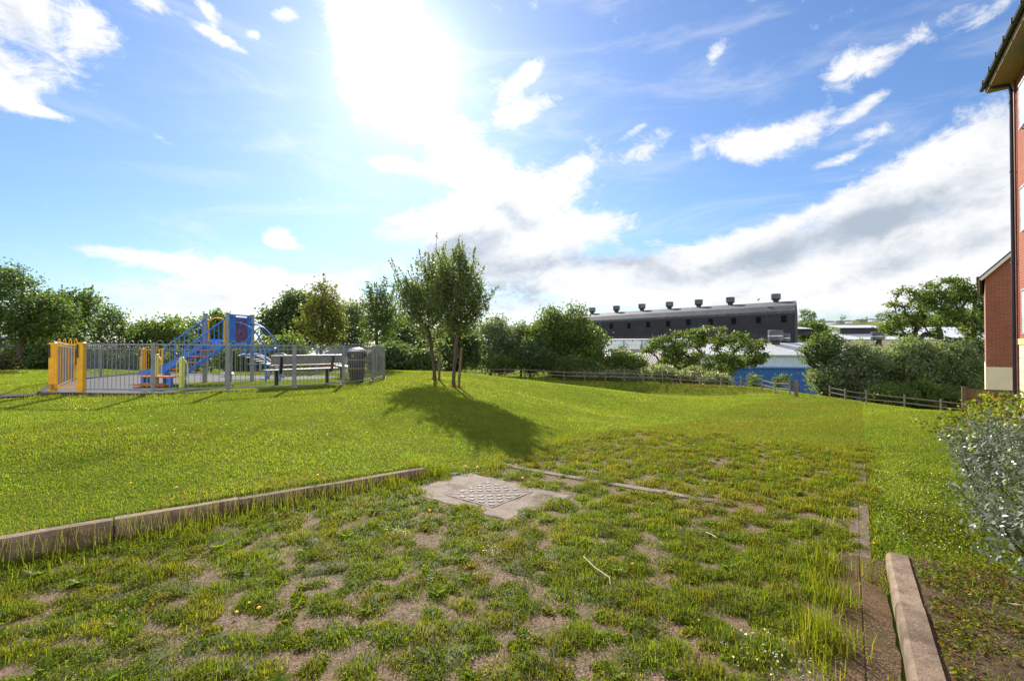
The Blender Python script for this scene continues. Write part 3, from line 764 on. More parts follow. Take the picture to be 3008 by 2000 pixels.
T('lilac_bush', 'bush beneath the small open tree', 'bush', 330, 28.5, [(240, 1040, 380, 1095)], 40, .45, 100, .15, GREEN, trunk_r=.05, trunk_top=.25, stems=3)
T('flowering_shrub', 'low pink flowered shrub at the foot of the tall path maple', 'shrub', 10, 24.5, [(-40, 1042, 42, 1092)], 40, .28, 110, .1, [(.09, .12, .04), (.2, .14, .12), (.08, .11, .03)], trunk_r=.03, trunk_top=.3, stems=3)
T('laurel_hedge', 'dark hedge under the maples at the end of the path', 'hedge', 150, 30, [(30, 1000, 160, 1092), (110, 1005, 280, 1092)], 90, .6, 120, .2, DARK, trunk_r=.06, trunk_top=.25, stems=4)
# thicket in the middle
T('broadleaf_tree', 'shadowy tree behind the bushy staked maple', 'tree', 1200, 50, [(1120, 930, 1260, 1098), (1150, 1000, 1330, 1100)], 95, .9, 150, .3, DARK, trunk_r=.18, trunk_top=.25)
T('broadleaf_tree', 'shadowy tree behind the slim staked maple', 'tree', 1330, 55, [(1240, 950, 1420, 1102), (1290, 935, 1380, 1040)], 95, .95, 150, .32, DARK, trunk_r=.18, trunk_top=.25)
T('thorn_thicket', 'dark thorn thicket between playground corner and staked maples', 'thicket', 1150, 40, [(1080, 1010, 1220, 1098), (1180, 1030, 1290, 1100)], 80, .7, 140, .24, DARK, trunk_r=.06, trunk_top=.25, stems=4)
T('willow_tree', 'pale grey green willow with loose top above the rail fence', 'tree', 1440, 66, [(1370, 960, 1530, 1095), (1400, 935, 1500, 1010)], 95, 1.0, 140, .3, GREY, trunk_r=.18, trunk_top=.25, spiky=1.6)
T('willow_tree', 'second pale willow merging into the big oak', 'tree', 1530, 68, [(1475, 960, 1590, 1090), (1500, 945, 1570, 1020)], 70, 1.0, 140, .3, GREY, trunk_r=.16, trunk_top=.25)
T('oak_tree', 'large dense oak standing against the end of the dark factory', 'tree', 1650, 66, [(1540, 930, 1700, 1080), (1580, 900, 1670, 1000), (1640, 900, 1745, 1040), (1670, 950, 1785, 1070)], 150, 1.1, 130, .32, OAK, trunk_r=.35, trunk_top=.25, bark=M_BARKD)
T('hazel_bush', 'blue green rounded bush in front of the dense oak', 'bush', 1560, 63, [(1510, 995, 1620, 1095)], 60, .8, 130, .26, [(.08, .125, .055), (.09, .135, .06)], trunk_r=.08, trunk_top=.25, stems=3)
T('hazel_bush', 'low bush with yellow tips beside the rail fence under the willow', 'bush', 1475, 62, [(1440, 1045, 1515, 1098)], 36, .6, 120, .22, LIGHT, trunk_r=.05, trunk_top=.25, stems=3)
T('hazel_bush', 'spreading bush behind the rail fence below the dense oak', 'bush', 1660, 62, [(1590, 1050, 1760, 1105)], 64, .7, 130, .24, GREEN, trunk_r=.06, trunk_top=.25, stems=3)
T('hawthorn_bush', 'rounded bright hawthorn between the dense oak and the open oak', 'bush', 1835, 64, [(1765, 1038, 1905, 1105), (1790, 1030, 1870, 1080)], 80, .75, 130, .24, OAK, trunk_r=.08, trunk_top=.3, stems=2)
for i, (x0, y0, x1, y1, D, lb) in enumerate([(1650, 1088, 1760, 1128, 60.5, 'pale flowering bramble under the bright hawthorn'), (1750, 1086, 1880, 1130, 59.8, 'low bramble bank left of the tall bramble heap'), (1860, 1072, 1990, 1132, 59.3, 'tall bramble heap with pale blossom behind the rail fence'), (1970, 1080, 2090, 1136, 57, 'bramble with white blossom under the open oak'), (2060, 1100, 2140, 1142, 54, 'end bramble reaching the blue shed wall')]):
    T('bramble_bush', lb, 'bramble', (x0 + x1) / 2, D, [(x0, y0, x1, y1)], 60, .55, 120, .2, [(.12, .15, .07), (.14, .165, .08), (.3, .3, .24), (.1, .14, .06)], trunk_r=.04, trunk_top=.3, stems=4, group='brambles behind the rail fence')
T('oak_tree', 'open spreading oak in front of the blue shed', 'tree', 2085, 68, [(1895, 985, 2010, 1075), (1960, 955, 2070, 1050), (2030, 945, 2140, 1030), (2100, 975, 2260, 1080), (1980, 1030, 2180, 1115), (1930, 1010, 2000, 1060)], 130, .8, 120, .33, OAK, trunk_r=.42, trunk_top=.18, bark=M_BARKD, shell=.5, minr=.035, flat=.6)
T('ash_tree', 'thin branching ash at the end of the rail fence', 'tree', 2430, 52, [(2350, 1000, 2440, 1070), (2385, 970, 2480, 1060), (2375, 1065, 2460, 1150)], 66, .7, 75, .26, GREEN, trunk_r=.16, trunk_top=.25, minr=.03, bark=M_BARKD, stems=2)
T('sallow_bush', 'great rounded sallow filling the gap beside the drive end', 'bush', 2500, 50, [(2390, 1050, 2560, 1178), (2440, 1005, 2600, 1150)], 150, .75, 140, .24, GREY, trunk_r=.1, trunk_top=.25, stems=4)
T('sallow_bush', 'great dark sallow under the gnarled oak', 'bush', 2720, 50, [(2560, 1010, 2760, 1170), (2680, 1000, 2890, 1175), (2620, 985, 2740, 1100)], 230, .8, 140, .25, [(.105, .155, .07), (.125, .165, .08), (.15, .18, .11)], trunk_r=.12, trunk_top=.25, stems=4)
T('oak_tree', 'gnarled oak with bare dark limbs rising beside the brick building', 'tree', 2790, 56, [(2610, 845, 2730, 960), (2680, 870, 2800, 990), (2700, 815, 2840, 920), (2780, 830, 2900, 960), (2830, 900, 2930, 1080), (2600, 930, 2700, 1000)], 135, .75, 110, .28, OAK, trunk_r=.45, trunk_top=.22, bark=M_BARKD, shell=.5, minr=.04, flat=.6, tr_lean=(-1.0, 0))
T('hornbeam_hedge', 'clipped looking hedge behind the short rail fence', 'hedge', 2690, 45, [(2540, 1130, 2680, 1200), (2640, 1122, 2760, 1210), (2730, 1135, 2850, 1220)], 160, .55, 140, .19, OAK, trunk_r=.05, trunk_top=.3, stems=5)
T('sapling', 'young sapling in front of the blue wall', 'sapling', 2215, 52, [(2195, 1098, 2238, 1145)], 12, .4, 60, .2, LIGHT, trunk_r=.04, trunk_top=.3)
T('sapling', 'sparse sapling beside the fence corner post', 'sapling', 2300, 50, [(2270, 1098, 2325, 1152)], 12, .4, 60, .2, GREEN, trunk_r=.04, trunk_top=.3)

# trees on the far hillside
def hillpos(px, D):
    x = (px - 1504) / FPX * D; return (x, D, float(hill_z(np.array(x), np.array(float(D)))))
for nm, lb, px, D, y0, wd, nc, cl in [
        ('broadleaf_tree', 'lone round tree on the hill just past the factory gable', 2375, 420, 897, 52, 40, GREEN), ('broadleaf_tree', 'tiny round tree on the hill above the cylindrical tank', 2412, 640, 932, 20, 14, GREEN),
        ('broadleaf_tree', 'small dark tree on the hillside above the far houses', 2477, 640, 924, 18, 14, OLIVE), ('broadleaf_tree', 'small flat tree on the hilltop field', 2541, 640, 929, 16, 12, GREEN),
        ('broadleaf_tree', 'wide low tree at the hilltop hedge end', 2583, 640, 920, 22, 14, GREEN), ('bare_tree', 'thinly leaved bare branched tree on the hill beside the gnarled oak', 2600, 420, 888, 34, 22, OLIVE)]:
    b = hillpos(px, D); zt = at(px, y0, D)[2]; rx = wd / 2 / FPX * D; h = zt - b[2]
    TR.append(tree(nm, lb, 'tree', b, [(b[0], b[1], b[2] + h * .62, rx, rx, h * .38)], nc, rx * .3, 60 if nm != 'bare_tree' else 9, rx * .13, cl, trunk_r=rx * .08, trunk_top=.35, seed=900 + px, minr=rx * .012))
T('broadleaf_tree', 'low bushy trees clump at the foot of the factory gable', 'tree', 2390, 150, [(2345, 950, 2425, 1005)], 40, 1.8, 110, .8, GREEN, trunk_r=.3, trunk_top=.3)
T('broadleaf_tree', 'dark copse on the hillside behind the gnarled oak', 'tree', 2800, 300, [(2700, 915, 2900, 985)], 70, 4.5, 110, 1.9, DARK, trunk_r=.6, trunk_top=.3)

# tree stakes
for px, D, px2, hh, lb in ((1347, 14.9, 1356, 1.22, 'leaning timber stake beside the slim maple'), (1290, 16.6, 1293, 1.2, 'timber stake tied to the bushy maple')):
    b = gbase(px, D); tx = (px2 - px) / FPX * D
    e = empty('tree_stake', b, lb, 'stake', 'stakes of the young maples')
    mb = MB(); mb.tube([(0, 0, -.1), (tx * .5, 0, hh * .5), (tx, 0, hh)], .04, 8); mb.build('post', M_BOARD, e, True)
    mb = MB(); mb.tube([(tx * .85, 0, hh * .85), (tx * .85 - .12, .02, hh * .85)], .018, 6); mb.build('tie', M_BLACK, e)

# ------------------------------------------------------------------ playground fence and gates
def gdz(x, y): return pzf(x, y)


def bow_panel(a, b, hgt=1.06, mt=None, sp=.115, r=.0062, name='bow_panel', parent=None, o=(0, 0, 0), bottom=.07, hoop=.085):
    a = np.array(a); b = np.array(b); d = b - a; L = np.linalg.norm(d); u = d / L
    za, zb = gdz(*a), gdz(*b)
    n = max(2, int(round(L / sp)))
    n += n % 2
    mb = MB()
    def pt(s, z): x, y = a + u * s; return (x - o[0], y - o[1], za + (zb - za) * s / L + z - o[2])
    st = L / n
    for i in range(n):
        s = st * (i + .5); mb.tube([pt(s, bottom), pt(s, hgt)], r, 5, False)
    for i in range(0, n - 1, 2):
        s0 = st * (i + .5); s1 = st * (i + 1.5); c = (s0 + s1) / 2; rr = (s1 - s0) / 2
        mb.tube([pt(c - rr * cos(pi * k / 8), hgt + hoop * sin(pi * k / 8) ** .6) for k in range(9)], r * 1.3, 5, False)
    for z in (hgt, bottom):
        mb.beam(pt(0, z), pt(L, z), .012, .032)
    return mb.build(name, mt, parent, True)


def post(p, w, h, mt, parent, o, name='post', cap=True):
    z = gdz(*p); mb = MB(); mb.box((p[0] - o[0], p[1] - o[1], z + h / 2 - o[2] - .01), (w, w, h), rz=.7, bev=.006)
    if cap: mb.box((p[0] - o[0], p[1] - o[1], z + .012 - o[2]), (w * 1.8, w * 1.8, .02), rz=.5)
    return mb.build(name, mt, parent)


def fence_run(pts, label, endposts=True):
    o = (pts[0][0], pts[0][1], gdz(*pts[0]))
    e = empty('bow_top_fence', o, label, 'fence', 'bow top fence round the playground')
    for i in range(1, len(pts) - 1):
        post(pts[i], .068, 1.1, M_GALV, e, o)
    for i in range(len(pts) - 1): bow_panel(pts[i], pts[i + 1], mt=M_GALV, parent=e, o=o)
    return e


F_ = FEN
fence_run([(F_[0][0] + .07, F_[0][1] - .01)] + F_[1:11] + [(F_[11][0] + .08, F_[11][1])], 'long grey bow top fence curving from the near yellow gate round to the far one')
fence_run([(F_[12][0] + .02, F_[12][1] - .08), F_[13], F_[14], (F_[15][0] - .05, F_[15][1] + .06)], 'short grey bow top fence between the two yellow gates on the path side')


def gate(a, b, label):
    o = (a[0], a[1], gdz(*a)); e = empty('playground_gate', o, label, 'gate', 'yellow playground gates')
    for p in (a, b):
        z = gdz(*p); mb = MB(); mb.box((p[0] - o[0], p[1] - o[1], z + .55 - o[2]), (.125, .125, 1.12), rz=.2, bev=.008); pp = mb.build('gate_post', M_YEL, e)
        mb = MB(); mb.box((p[0] - o[0] - .02, p[1] - o[1] - .082, z + .92 - o[2]), (.03, .012, .3), rz=.2); mb.build('closer_slot', M_BLACK, pp)
    A_, B_ = np.array(a), np.array(b); u = (B_ - A_) / np.linalg.norm(B_ - A_)
    a2, b2 = A_ + u * .1, B_ - u * .1
    lf = bow_panel(a2, b2, 1.06, M_YEL, .095, .008, 'gate_leaf', e, o, .09, .13)
    for q_ in (a2, b2): mb = MB(); mb.beam((q_[0] - o[0], q_[1] - o[1], gdz(*q_) - o[2] + .07), (q_[0] - o[0], q_[1] - o[1], gdz(*q_) - o[2] + 1.06), .04, .03); mb.build('gate_stile', M_YEL, e)
    mb = MB(); q_ = b2 - u * .01; mb.box((q_[0] - o[0], q_[1] - o[1] - .04, gdz(*q_) - o[2] + .55), (.09, .05, .12)); mb.build('latch', M_GOLD, e)
    mb = MB(); q_ = A_; mb.box((q_[0] - o[0] + .03, q_[1] - o[1] - .09, gdz(*q_) - o[2] + .12), (.08, .05, .1)); mb.build('hinge', M_GOLD, e)


gate(F_[15], F_[0], 'near yellow gate of the playground at the end of the path')
gate(F_[12], F_[11], 'far yellow gate in the back of the playground fence')

# ------------------------------------------------------------------ climbing tower with stairs and slide
def tower():
    o = np.array([-8.45, 14.5]); z0 = gdz(*o)
    e = empty('climbing_tower', (o[0], o[1], z0), 'blue climbing tower with railed stairs, slide and curved climbing arches', 'play tower')
    p1 = np.array([-8.18, 14.0]) - o; p2 = np.array([-9.0, 14.27]) - o; p3 = np.array([-7.93, 14.86]) - o; p4 = np.array([-8.74, 15.1]) - o
    HP = 1.14   # platform height
    for p in (p1, p2, p3, p4):
        mb = MB(); mb.box((p[0], p[1], 1.0), (.1, .1, 2.04), rz=.3, bev=.012); mb.box((p[0], p[1], 2.03), (.115, .115, .03), rz=.3)
        mb.build('tower_post', M_GALV, e)
    mb = MB(); mb.prism([tuple(p1), tuple(p3), tuple(p4), tuple(p2)], HP - .05, HP)
    for a, b in ((p1, p3), (p3, p4), (p4, p2), (p2, p1)): mb.beam((*a, HP - .06), (*b, HP - .06), .05, .11)
    mb.build('platform', M_BLUE, e)
    v = lambda p, z: (p[0], p[1], z)
    # panel on the side facing east
    u = p3 - p1
    def q(f, off=0): n = np.array([u[1], -u[0]]); n = n / np.linalg.norm(n); return p1 + u * f + n * off
    fr = MB()
    for f0, f1 in ((.06, .3), (.78, .94)):
        fr.beam(v(q((f0 + f1) / 2), HP), v(q((f0 + f1) / 2), HP + .84), .03, np.linalg.norm(u) * (f1 - f0), up=(u[0], u[1], 0))
    fr.beam(v(p1, 2.0), v(p3, 2.0), .03, .035); fr.beam(v(p1, 1.9), v(p3, 1.9), .03, .025); fr.beam(v(p1, HP + .05), v(p3, HP + .05), .03, .04)
    for f in (.08, .14, .2, .86, .92): fr.tube([v(q(f), 1.88), v(q(f), 2.02)], .012, 5)
    fr.build('panel_frame', M_BLUE, e)
    pn = MB(); pn.beam(v(q(.54), HP + .07), v(q(.54), HP + .80), .02, np.linalg.norm(u) * .48, up=(u[0], u[1], 0)); pan = pn.build('play_panel', M_PURP, e)
    gf = MB(); r = random.Random(3)
    for k in range(7):
        f = .33 + .03 * k; z = 1.78; pts = [v(q(f + r.uniform(-.012, .022), -.0145 if False else .0145), z + r.uniform(-.07, .07)) for _ in range(5)]
        gf.tube(pts, .004, 4)
    for k in range(26):
        a = 2 * pi * k / 26
    gf.tube([v(q(.55 + .11 * cos(2 * pi * k / 20), .0135), HP + .42 + .2 * sin(2 * pi * k / 20)) for k in range(21)], .005, 4)
    gf.tube([v(q(.5 + .16 * cos(1.1 * k), .0135), HP + .35 + .12 * sin(1.9 * k)) for k in range(9)], .005, 4)
    gf.build('scribble', mat('pale_scribble', (.24, .18, .26), .7, .2, 9), pan)
    # stairs towards the camera
    wd = p2 - p1; wd = wd / np.linalg.norm(wd); sd = np.array([-.33, -.944]); sd /= np.linalg.norm(sd)
    W_ = np.linalg.norm(p2 - p1)
    N = 5; run = 1.22
    s0 = p1 + wd * .06; s1 = p2 - wd * .06
    for nm, s in (('stringer', s0), ('stringer', s1)):
        mb = MB(); mb.beam(v(s, HP - .02), v(s + sd * run, .36), .04, .09); mb.beam(v(s + sd * run, 0), v(s + sd * run, .42), .05, .05, up=(1, 0, 0)); mb.build('stringer', M_BLUE, e)
    for k in range(1, N):
        f = k / N; z = HP + (.3 - HP) * f
        mb = MB(); a = s0 + sd * run * f; b = s1 + sd * run * f
        mb.beam(v(a, z), v(b, z), .24, .035); mb.build('tread', M_ORG, e)
        mb = MB(); mb.beam(v(a + sd * -.1, z - .1), v(b + sd * -.1, z - .1), .012, .02); mb.build('riser_bar', M_BLUE, e)
    a = s0 + sd * (run - .02); b = s1 + sd * (run + .05) + wd * .25
    mb = MB(); c = (s0 + s1) / 2 + sd * (run + .12) + wd * .12
    mb.beam(v(s0 + sd * (run + .22), .29), v(s1 + sd * (run + .22) + wd * .28, .29), .42, .04); mb.build('transfer_step', M_ORG, e)
    mb = MB(); mb.beam(v(s0 + sd * (run + .45), .09), v(s1 + sd * (run + .45) + wd * .28, .09), .3, .05); mb.build('transfer_step', M_ORG, e)
    for s in (s0 + sd * (run + .38), s1 + sd * (run + .38) + wd * .24, s1 + sd * (run + .05) + wd * .24): mb = MB(); mb.beam(v(s, 0), v(s, .28), .08, .08, up=(1, 0, 0)); mb.build('step_leg', M_BLUE, e)
    for s in (s0 - wd * .02, s1 + wd * .02):
        mb = MB()
        topz = HP + .78
        A0 = s + sd * -.02; A1 = s + sd * (run - .02)
        zt = lambda f: topz + (1.06 - topz) * f
        path = [v(A0, HP + .02), v(A0, topz - .1)] + [v(A0 + (A1 - A0) * f, zt(f) + (.05 if f < .02 else .0)) for f in np.linspace(.03, .97, 8)] + [v(A1 + sd * .03, .98), v(A1 + sd * .03, 0)]
        mb.tube(path, .02, 8); mb.build('handrail', M_BLUE, e, True)
        for k in range(1, 9):
            f = k / 9; p = A0 + (A1 - A0) * f
            mb = MB(); mb.tube([v(p, HP - .0 + (.36 - HP) * f), v(p, zt(f))], .011, 6); mb.build('baluster', M_BLUE, e)
    # slide towards the west, leaving over the side between p2 and p4
    c0 = (p2 + p4) / 2; dr = np.array([-.985, -.17]); sd2 = np.array([dr[1], -dr[0]])
    prof = [(0, HP), (.15, HP - .01), (1.25, .42), (1.5, .33), (2.0, .3)]
    V = []; F = []
    sec = [(-.27, .17), (-.25, .17), (-.23, 0), (.23, 0), (.25, .17), (.27, .17), (.27, -.05), (-.27, -.05)]
    for i, (s, z) in enumerate(prof):
        for (w_, h_) in sec:
            p = c0 + dr * s + sd2 * w_; V.append((p[0], p[1], z + h_ * (1 if i < 4 else .3 if h_ > 0 else 1)))
    for i in range(len(prof) - 1):
        for k in range(8): F.append((i * 8 + k, i * 8 + (k + 1) % 8, (i + 1) * 8 + (k + 1) % 8, (i + 1) * 8 + k))
    mb = MB(); mb.add(V, F); mb.build('slide', M_BLUE, e)
    for s in (1.35, 1.9):
        mb = MB(); p = c0 + dr * s; mb.beam(v(p, 0), v(p, .28), .09, .09, up=(1, 0, 0)); mb.build('slide_leg', M_BLUE, e)
    # yellow arch over the slide mouth
    mb = MB(); d = p4 - p2
    mb.tube([v(p2 + d * .07, HP)] + [v(p2 + d * (.07 + .86 * f), HP + .68 + .12 * sin(pi * f)) for f in np.linspace(0, 1, 9)] + [v(p2 + d * .93, HP)], .02, 8)
    for f in (.14, .86): mb.tube([v(p2 + d * f, HP), v(p2 + d * f, HP + .72)], .012, 6)
    mb.build('slide_arch', M_YEL, e, True)
    mb = MB(); f = .88; mb.beam(v(p1 + (p2 - p1) * .13, HP), v(p1 + (p2 - p1) * .13, HP + .72), .03, .05); mb.build('entry_panel', M_YEL, e)
    # climbing arches
    n = np.array([u[1], -u[0]]); n /= np.linalg.norm(n)
    foot = [np.array([-7.28, 14.42]) - o, np.array([-7.15, 15.02]) - o]
    top = [q(.3, .03), q(.85, .03)]
    arcs = []
    for a, b in zip(top, foot):
        pts = []
        for k in range(15):
            th = pi / 2 * k / 14; f = sin(th); pts.append(v(a + (b - a) * f, .55 + (1.78 - .55) * cos(th)))
        pts.append(v(b, 0)); arcs.append(pts)
        mb = MB(); mb.tube(pts, .021, 8); mb.build('climbing_arch', M_BLUE, e, True)
    def lerp(i, j, f): return Vector(arcs[0][i]).lerp(Vector(arcs[1][j]), f)
    # two hoops woven between the arches
    for (ca, cx, cz, rx, rz_, tilt) in ((.5, .3, 1.28, .62, .42, .95), (.5, .55, .92, .68, .2, .35)):
        cen = (foot[0] + foot[1]) / 2 * cx + (top[0] + top[1]) / 2 * (1 - cx)
        ax = (foot[1] - foot[0]); ax = ax / np.linalg.norm(ax); ox = (foot[0] - top[0]); ox = ox / np.linalg.norm(ox)
        mb = MB(); pts = []
        for k in range(29):
            th = 2 * pi * k / 28
            p = cen + ax * .30 * cos(th) + ox * rx * .62 * sin(th) * cos(tilt) ; pts.append(v(p, cz + rz_ * sin(th) * sin(tilt) * 1.1 + .1 * cos(th)))
        mb.tube(pts, .019, 8, False); mb.build('climbing_hoop', M_BLUE, e, True)
    mb = MB(); mb.tube([v((foot[0]), .56), v(foot[1], .56)], .019, 8); mb.tube([v(foot[0], .56), v(foot[0] - ox * .5, .56)], .019, 8); mb.build('climbing_bar', M_BLUE, e)
    return e


tower()
# handhold posts
def handhold(px, D, h, label):
    x = (px - 1504) / FPX * D; z = gdz(x, D)
    e = empty('handhold_post', (x, D, z), label, 'post', 'lime handhold posts by the stairs')
    mb = MB(); mb.lathe((0, 0, 0), [(.062, -.02), (.062, h - .06), (.055, h - .025), (.035, h - .005), (.012, h)], 14); mb.build('post', M_LIME, e, True)
    for s in (-1, 1):
        mb = MB(); mb.tube([(s * .05, 0, h * .9), (s * .10, 0, h * .86), (s * .135, 0, h * .74), (s * .14, 0, h * .5), (s * .135, 0, h * .4), (s * .10, 0, h * .3), (s * .05, 0, h * .27)], .013, 6); mb.build('handle', M_LIME, e, True)
handhold(535, 12.25, .78, 'lime handhold post nearest the fence in front of the stairs')
handhold(460, 13.0, .86, 'lime handhold post half hidden by a grey fence post')


def bench(p0, p1, back, label):
    c = (np.array(p0) + np.array(p1)) / 2; L = np.linalg.norm(np.array(p1) - np.array(p0)); u = (np.array(p1) - np.array(p0)) / L
    rz = atan2(u[1], u[0]); z = gdz(*c)
    e = empty('bench', (c[0], c[1], z), label, 'bench', 'metal benches', rz)
    # local x along, local y towards the back (sign back)
    s = back
    mb = MB(); mb.box((0, -s * .02, .445), (L, .38, .028), bev=.006)
    mb.box((0, -s * .2, .43), (L, .03, .05)); mb.build('seat', M_GALV, e)
    mb = MB(); M_ = Matrix.Rotation(-s * .2, 3, 'X')
    mb.box((.02, s * .245, .7), (L, .018, .2), ax=M_); mb.box((.02, s * .268, .815), (L, .035, .03), ax=M_)
    nb = 26
    for k in range(nb): mb.box((-L / 2 + L * (k + .5) / nb, s * .228, .605), (L / nb * .55, .016, .035), ax=M_)
    mb.box((.02, s * .216, .57), (L, .018, .02), ax=M_)
    bk = mb.build('backrest', M_GALV, e)
    mb = MB(); mb.box((.02, s * .215, .55), (L, .016, .014), ax=M_); mb.build('rust_edge', M_ORG, bk)
    for x in (-.36 * L, .36 * L):
        mb = MB(); mb.beam((x, 0, 0), (x, 0, .42), .06, .09, up=(0, 1, 0)); mb.build('leg', M_BLACK, e)
        mb = MB(); mb.beam((x, -s * .1, .41), (x, s * .22, .38), .05, .05); mb.beam((x + .01, s * .2, .36), (x + .01, s * .285, .79), .06, .055, up=(0, 1, 0)); mb.build('bracket', M_BLACK, e)
    return e


bench((-6.28, 12.42), (-5.02, 13.92), -1, 'long grey metal bench with its back to the fence')
bench((-5.15, 16.0), (-6.3, 17.8), -1, 'second grey bench mostly hidden behind the litter bin')


def litter_bin():
    x, y = -4.78, 15.0; z = gdz(x, y)
    e = empty('litter_bin', (x, y, z), 'black round litter bin with two gold bands inside the fence corner', 'bin')
    mb = MB(); mb.lathe((0, 0, 0), [(.19, 0), (.205, .03), (.235, .3), (.25, .33), (.25, .62), (.25, .93)], 32); mb.build('body', M_BLACK, e, True)
    mb = MB(); mb.lathe((0, 0, 0), [(.255, .93), (.262, .945), (.25, .98), (.2, 1.02), (.1, 1.045), (.01, 1.05)], 32); mb.build('lid', M_STEEL, e, True)
    for zz in (.42, .68):
        mb = MB(); mb.lathe((0, 0, 0), [(.252, zz - .012), (.2555, zz - .01), (.2555, zz + .01), (.252, zz + .012)], 32); mb.build('band', M_GOLD, e, True)
    mb = MB(); mb.box((-.05, -.252, .8), (.035, .012, .075)); mb.build('badge', M_GOLD, e)
    for a in (pi * .25, pi * .75, -pi * .02, pi * 1.02):
        mb = MB(); mb.box((.249 * cos(a), .249 * sin(a), .82), (.3, .012, .13), rz=a + pi / 2); mb.build('opening', M_WINDARK, e)
litter_bin()


def rocker():
    x = (800 - 1504) / FPX * 17.5; y = 17.5; z = gdz(x, y)
    e = empty('rocking_toy', (x, y, z), 'silver tubular rocking seat with hoop handle behind the climbing arches', 'rocker')
    for s in (-.16, .16):
        mb = MB(); mb.tube([(-1.12, s, .80), (-.95, s, .86), (-.6, s, .86), (-.25, s, .73), (.05, s, .46), (.25, s, .38), (.6, s, .48)], .032, 8); mb.build('rail', M_STEEL, e, True)
    mb = MB()
    for k in range(5):
        f = k / 4; mb.beam((-.8 + .75 * f, -.17, .74 - .26 * f), (-.8 + .75 * f, .17, .74 - .26 * f), .16, .025)
    mb.build('seat', M_WHITE, e)
    mb = MB(); mb.tube([(.12, -.1, .4), (.02, -.1, .55), (.03, -.1, .74), (.16, -.1, .86), (.4, -.1, .88), (.56, -.1, .8), (.58, -.1, .62), (.45, -.1, .45), (.28, -.1, .38)], .03, 8); mb.build('handle_hoop', M_GALV, e, True)
    for s in (-.28, .3):
        mb = MB(); mb.beam((s * .25 + .1, 0, .46), (s + .1, 0, 0), .09, .1, up=(0, 1, 0)); mb.build('leg', M_GALV, e)
rocker()
x = (668 - 1504) / FPX * 18.6; z = gdz(x, 18.6)
e = empty('spinner_dish', (x, 18.6, z), 'shallow silver spinner dish low on the ground behind the tower', 'spinner')
mb = MB(); mb.lathe((0, 0, 0), [(.08, 0), (.08, .06), (.24, .09), (.245, .10), (.2, .15), (.1, .185), (.01, .19)], 24); mb.build('dish', M_STEEL, e, True)
mb = MB(); mb.lathe((0, 0, 0), [(.1, 0), (.1, .03), (.05, .05)], 16); mb.build('base', M_BLACK, e, True)

# ------------------------------------------------------------------ post and rail fences
def rail_fence(pts, label, hgt=1.15, rails=(.52, .95), step=None, mt=None):
    P0 = pts[0]; o = (P0[0], P0[1], gz1(*P0))
    e = empty('post_and_rail_fence', o, label, 'fence')
    loc = []
    for (x, y) in pts: loc.append((x - o[0], y - o[1], gz1(x, y) - o[2]))
    for (x, y, z) in loc:
        mb = MB(); mb.box((x, y, z + hgt / 2 - .1), (.105, .105, hgt + .2), rz=rnd.uniform(-.1, .1), bev=.015); mb.build('post', M_WOOD, e)
    for i in range(len(loc) - 1):
        for hr in rails:
            a = list(loc[i]); b = list(loc[i + 1]); a[1] -= .09; b[1] -= .09
            a[2] += hr + rnd.uniform(-.02, .02); b[2] += hr + rnd.uniform(-.02, .02)
            mb = MB(); mb.beam(a, b, .045, .085); mb.build('rail', M_WOOD, e)
    return e


def along(keys, sp):
    out = []
    for i in range(len(keys) - 1):
        a, b = np.array(keys[i]), np.array(keys[i + 1]); n = max(1, int(round(np.linalg.norm(b - a) / sp)))
        for k in range(n): out.append(tuple(a + (b - a) * k / n))
    out.append(tuple(keys[-1])); return out


rail_fence(along([(-17, 59.5), (-8, 59.5), (1.5, 59), (6.2, 58), (11, 57.5), (17.3, 56), (21.3, 49.6), (23.4, 45.6), (23.0, 40.4)], 2.5), 'long grey post and rail fence along the bottom of the field')
x, y = 23.1, 39.6
e = empty('gate_post', (x, y, gz1(x, y)), 'stout square post ending the long rail fence by the drive', 'post')
mb = MB(); mb.box((0, 0, .55), (.22, .22, 1.5), rz=.2, bev=.02); mb.build('timber_post', M_BOARD, e)
mb = MB(); mb.beam((0.05, .1, 1.0), (3.0, 1.8, -.5), .03, .04); mb.build('brace_wire', M_WOOD, e)
rail_fence([(29.0, 44.5), (29.1, 42.6), (29.8, 41.0), (32.2, 40.0), (34.3, 39.0), (36.5, 38.0), (38.8, 37.0)], 'short rail fence in front of the clipped hedge beyond the drive')

# ------------------------------------------------------------------ kerbs, manhole, edgings
def kerb(P0, D_, N_, a0, a1, hf, label, L=.915):
    o = (*(P0 + D_ * a0), 0); e = empty('concrete_kerb', (o[0], o[1], 0), label, 'kerb', 'concrete kerbs')
    a = a0
    while a < a1 - .2:
        b = min(a + L, a1) - .011
        if a1 - b < .25: b = a1
        sh = rnd.uniform(-.006, .006); V = []
        nseg = 6
        for k in range(nseg + 1):
            s = a + (b - a) * k / nseg; h = hf(s) + sh + rnd.uniform(-.0015, .0015)
            for d_, z_ in ((0, -.12), (.002, h - .035), (.01, h - .012), (.026, h), (.127, h - .002), (.13, -.12)):
                p = P0 + D_ * s + N_ * (d_ + sh * .4); V.append((p[0] - o[0], p[1] - o[1], z_))
        F = [tuple(range(6))] + [(k * 6 + i, (k + 1) * 6 + i, (k + 1) * 6 + (i + 1) % 6, k * 6 + (i + 1) % 6) for k in range(nseg) for i in range(6)] + [tuple(nseg * 6 + 5 - i for i in range(6))]
        mb = MB(); mb.add(V, F); mb.build('kerb_stone', M_CONC, e)
        a = b + .011
kerb(KP, KD, KN, -3.0, 3.58, lambda s: .195 - .02 * max(min(s, 3.6), -2), 'long brown concrete kerb holding back the lawn below the playground')
kerb(RP, RD, RN, -3.0, 1.5, lambda s: .125, 'short pale concrete kerb edging the weedy bed by the silver shrub')

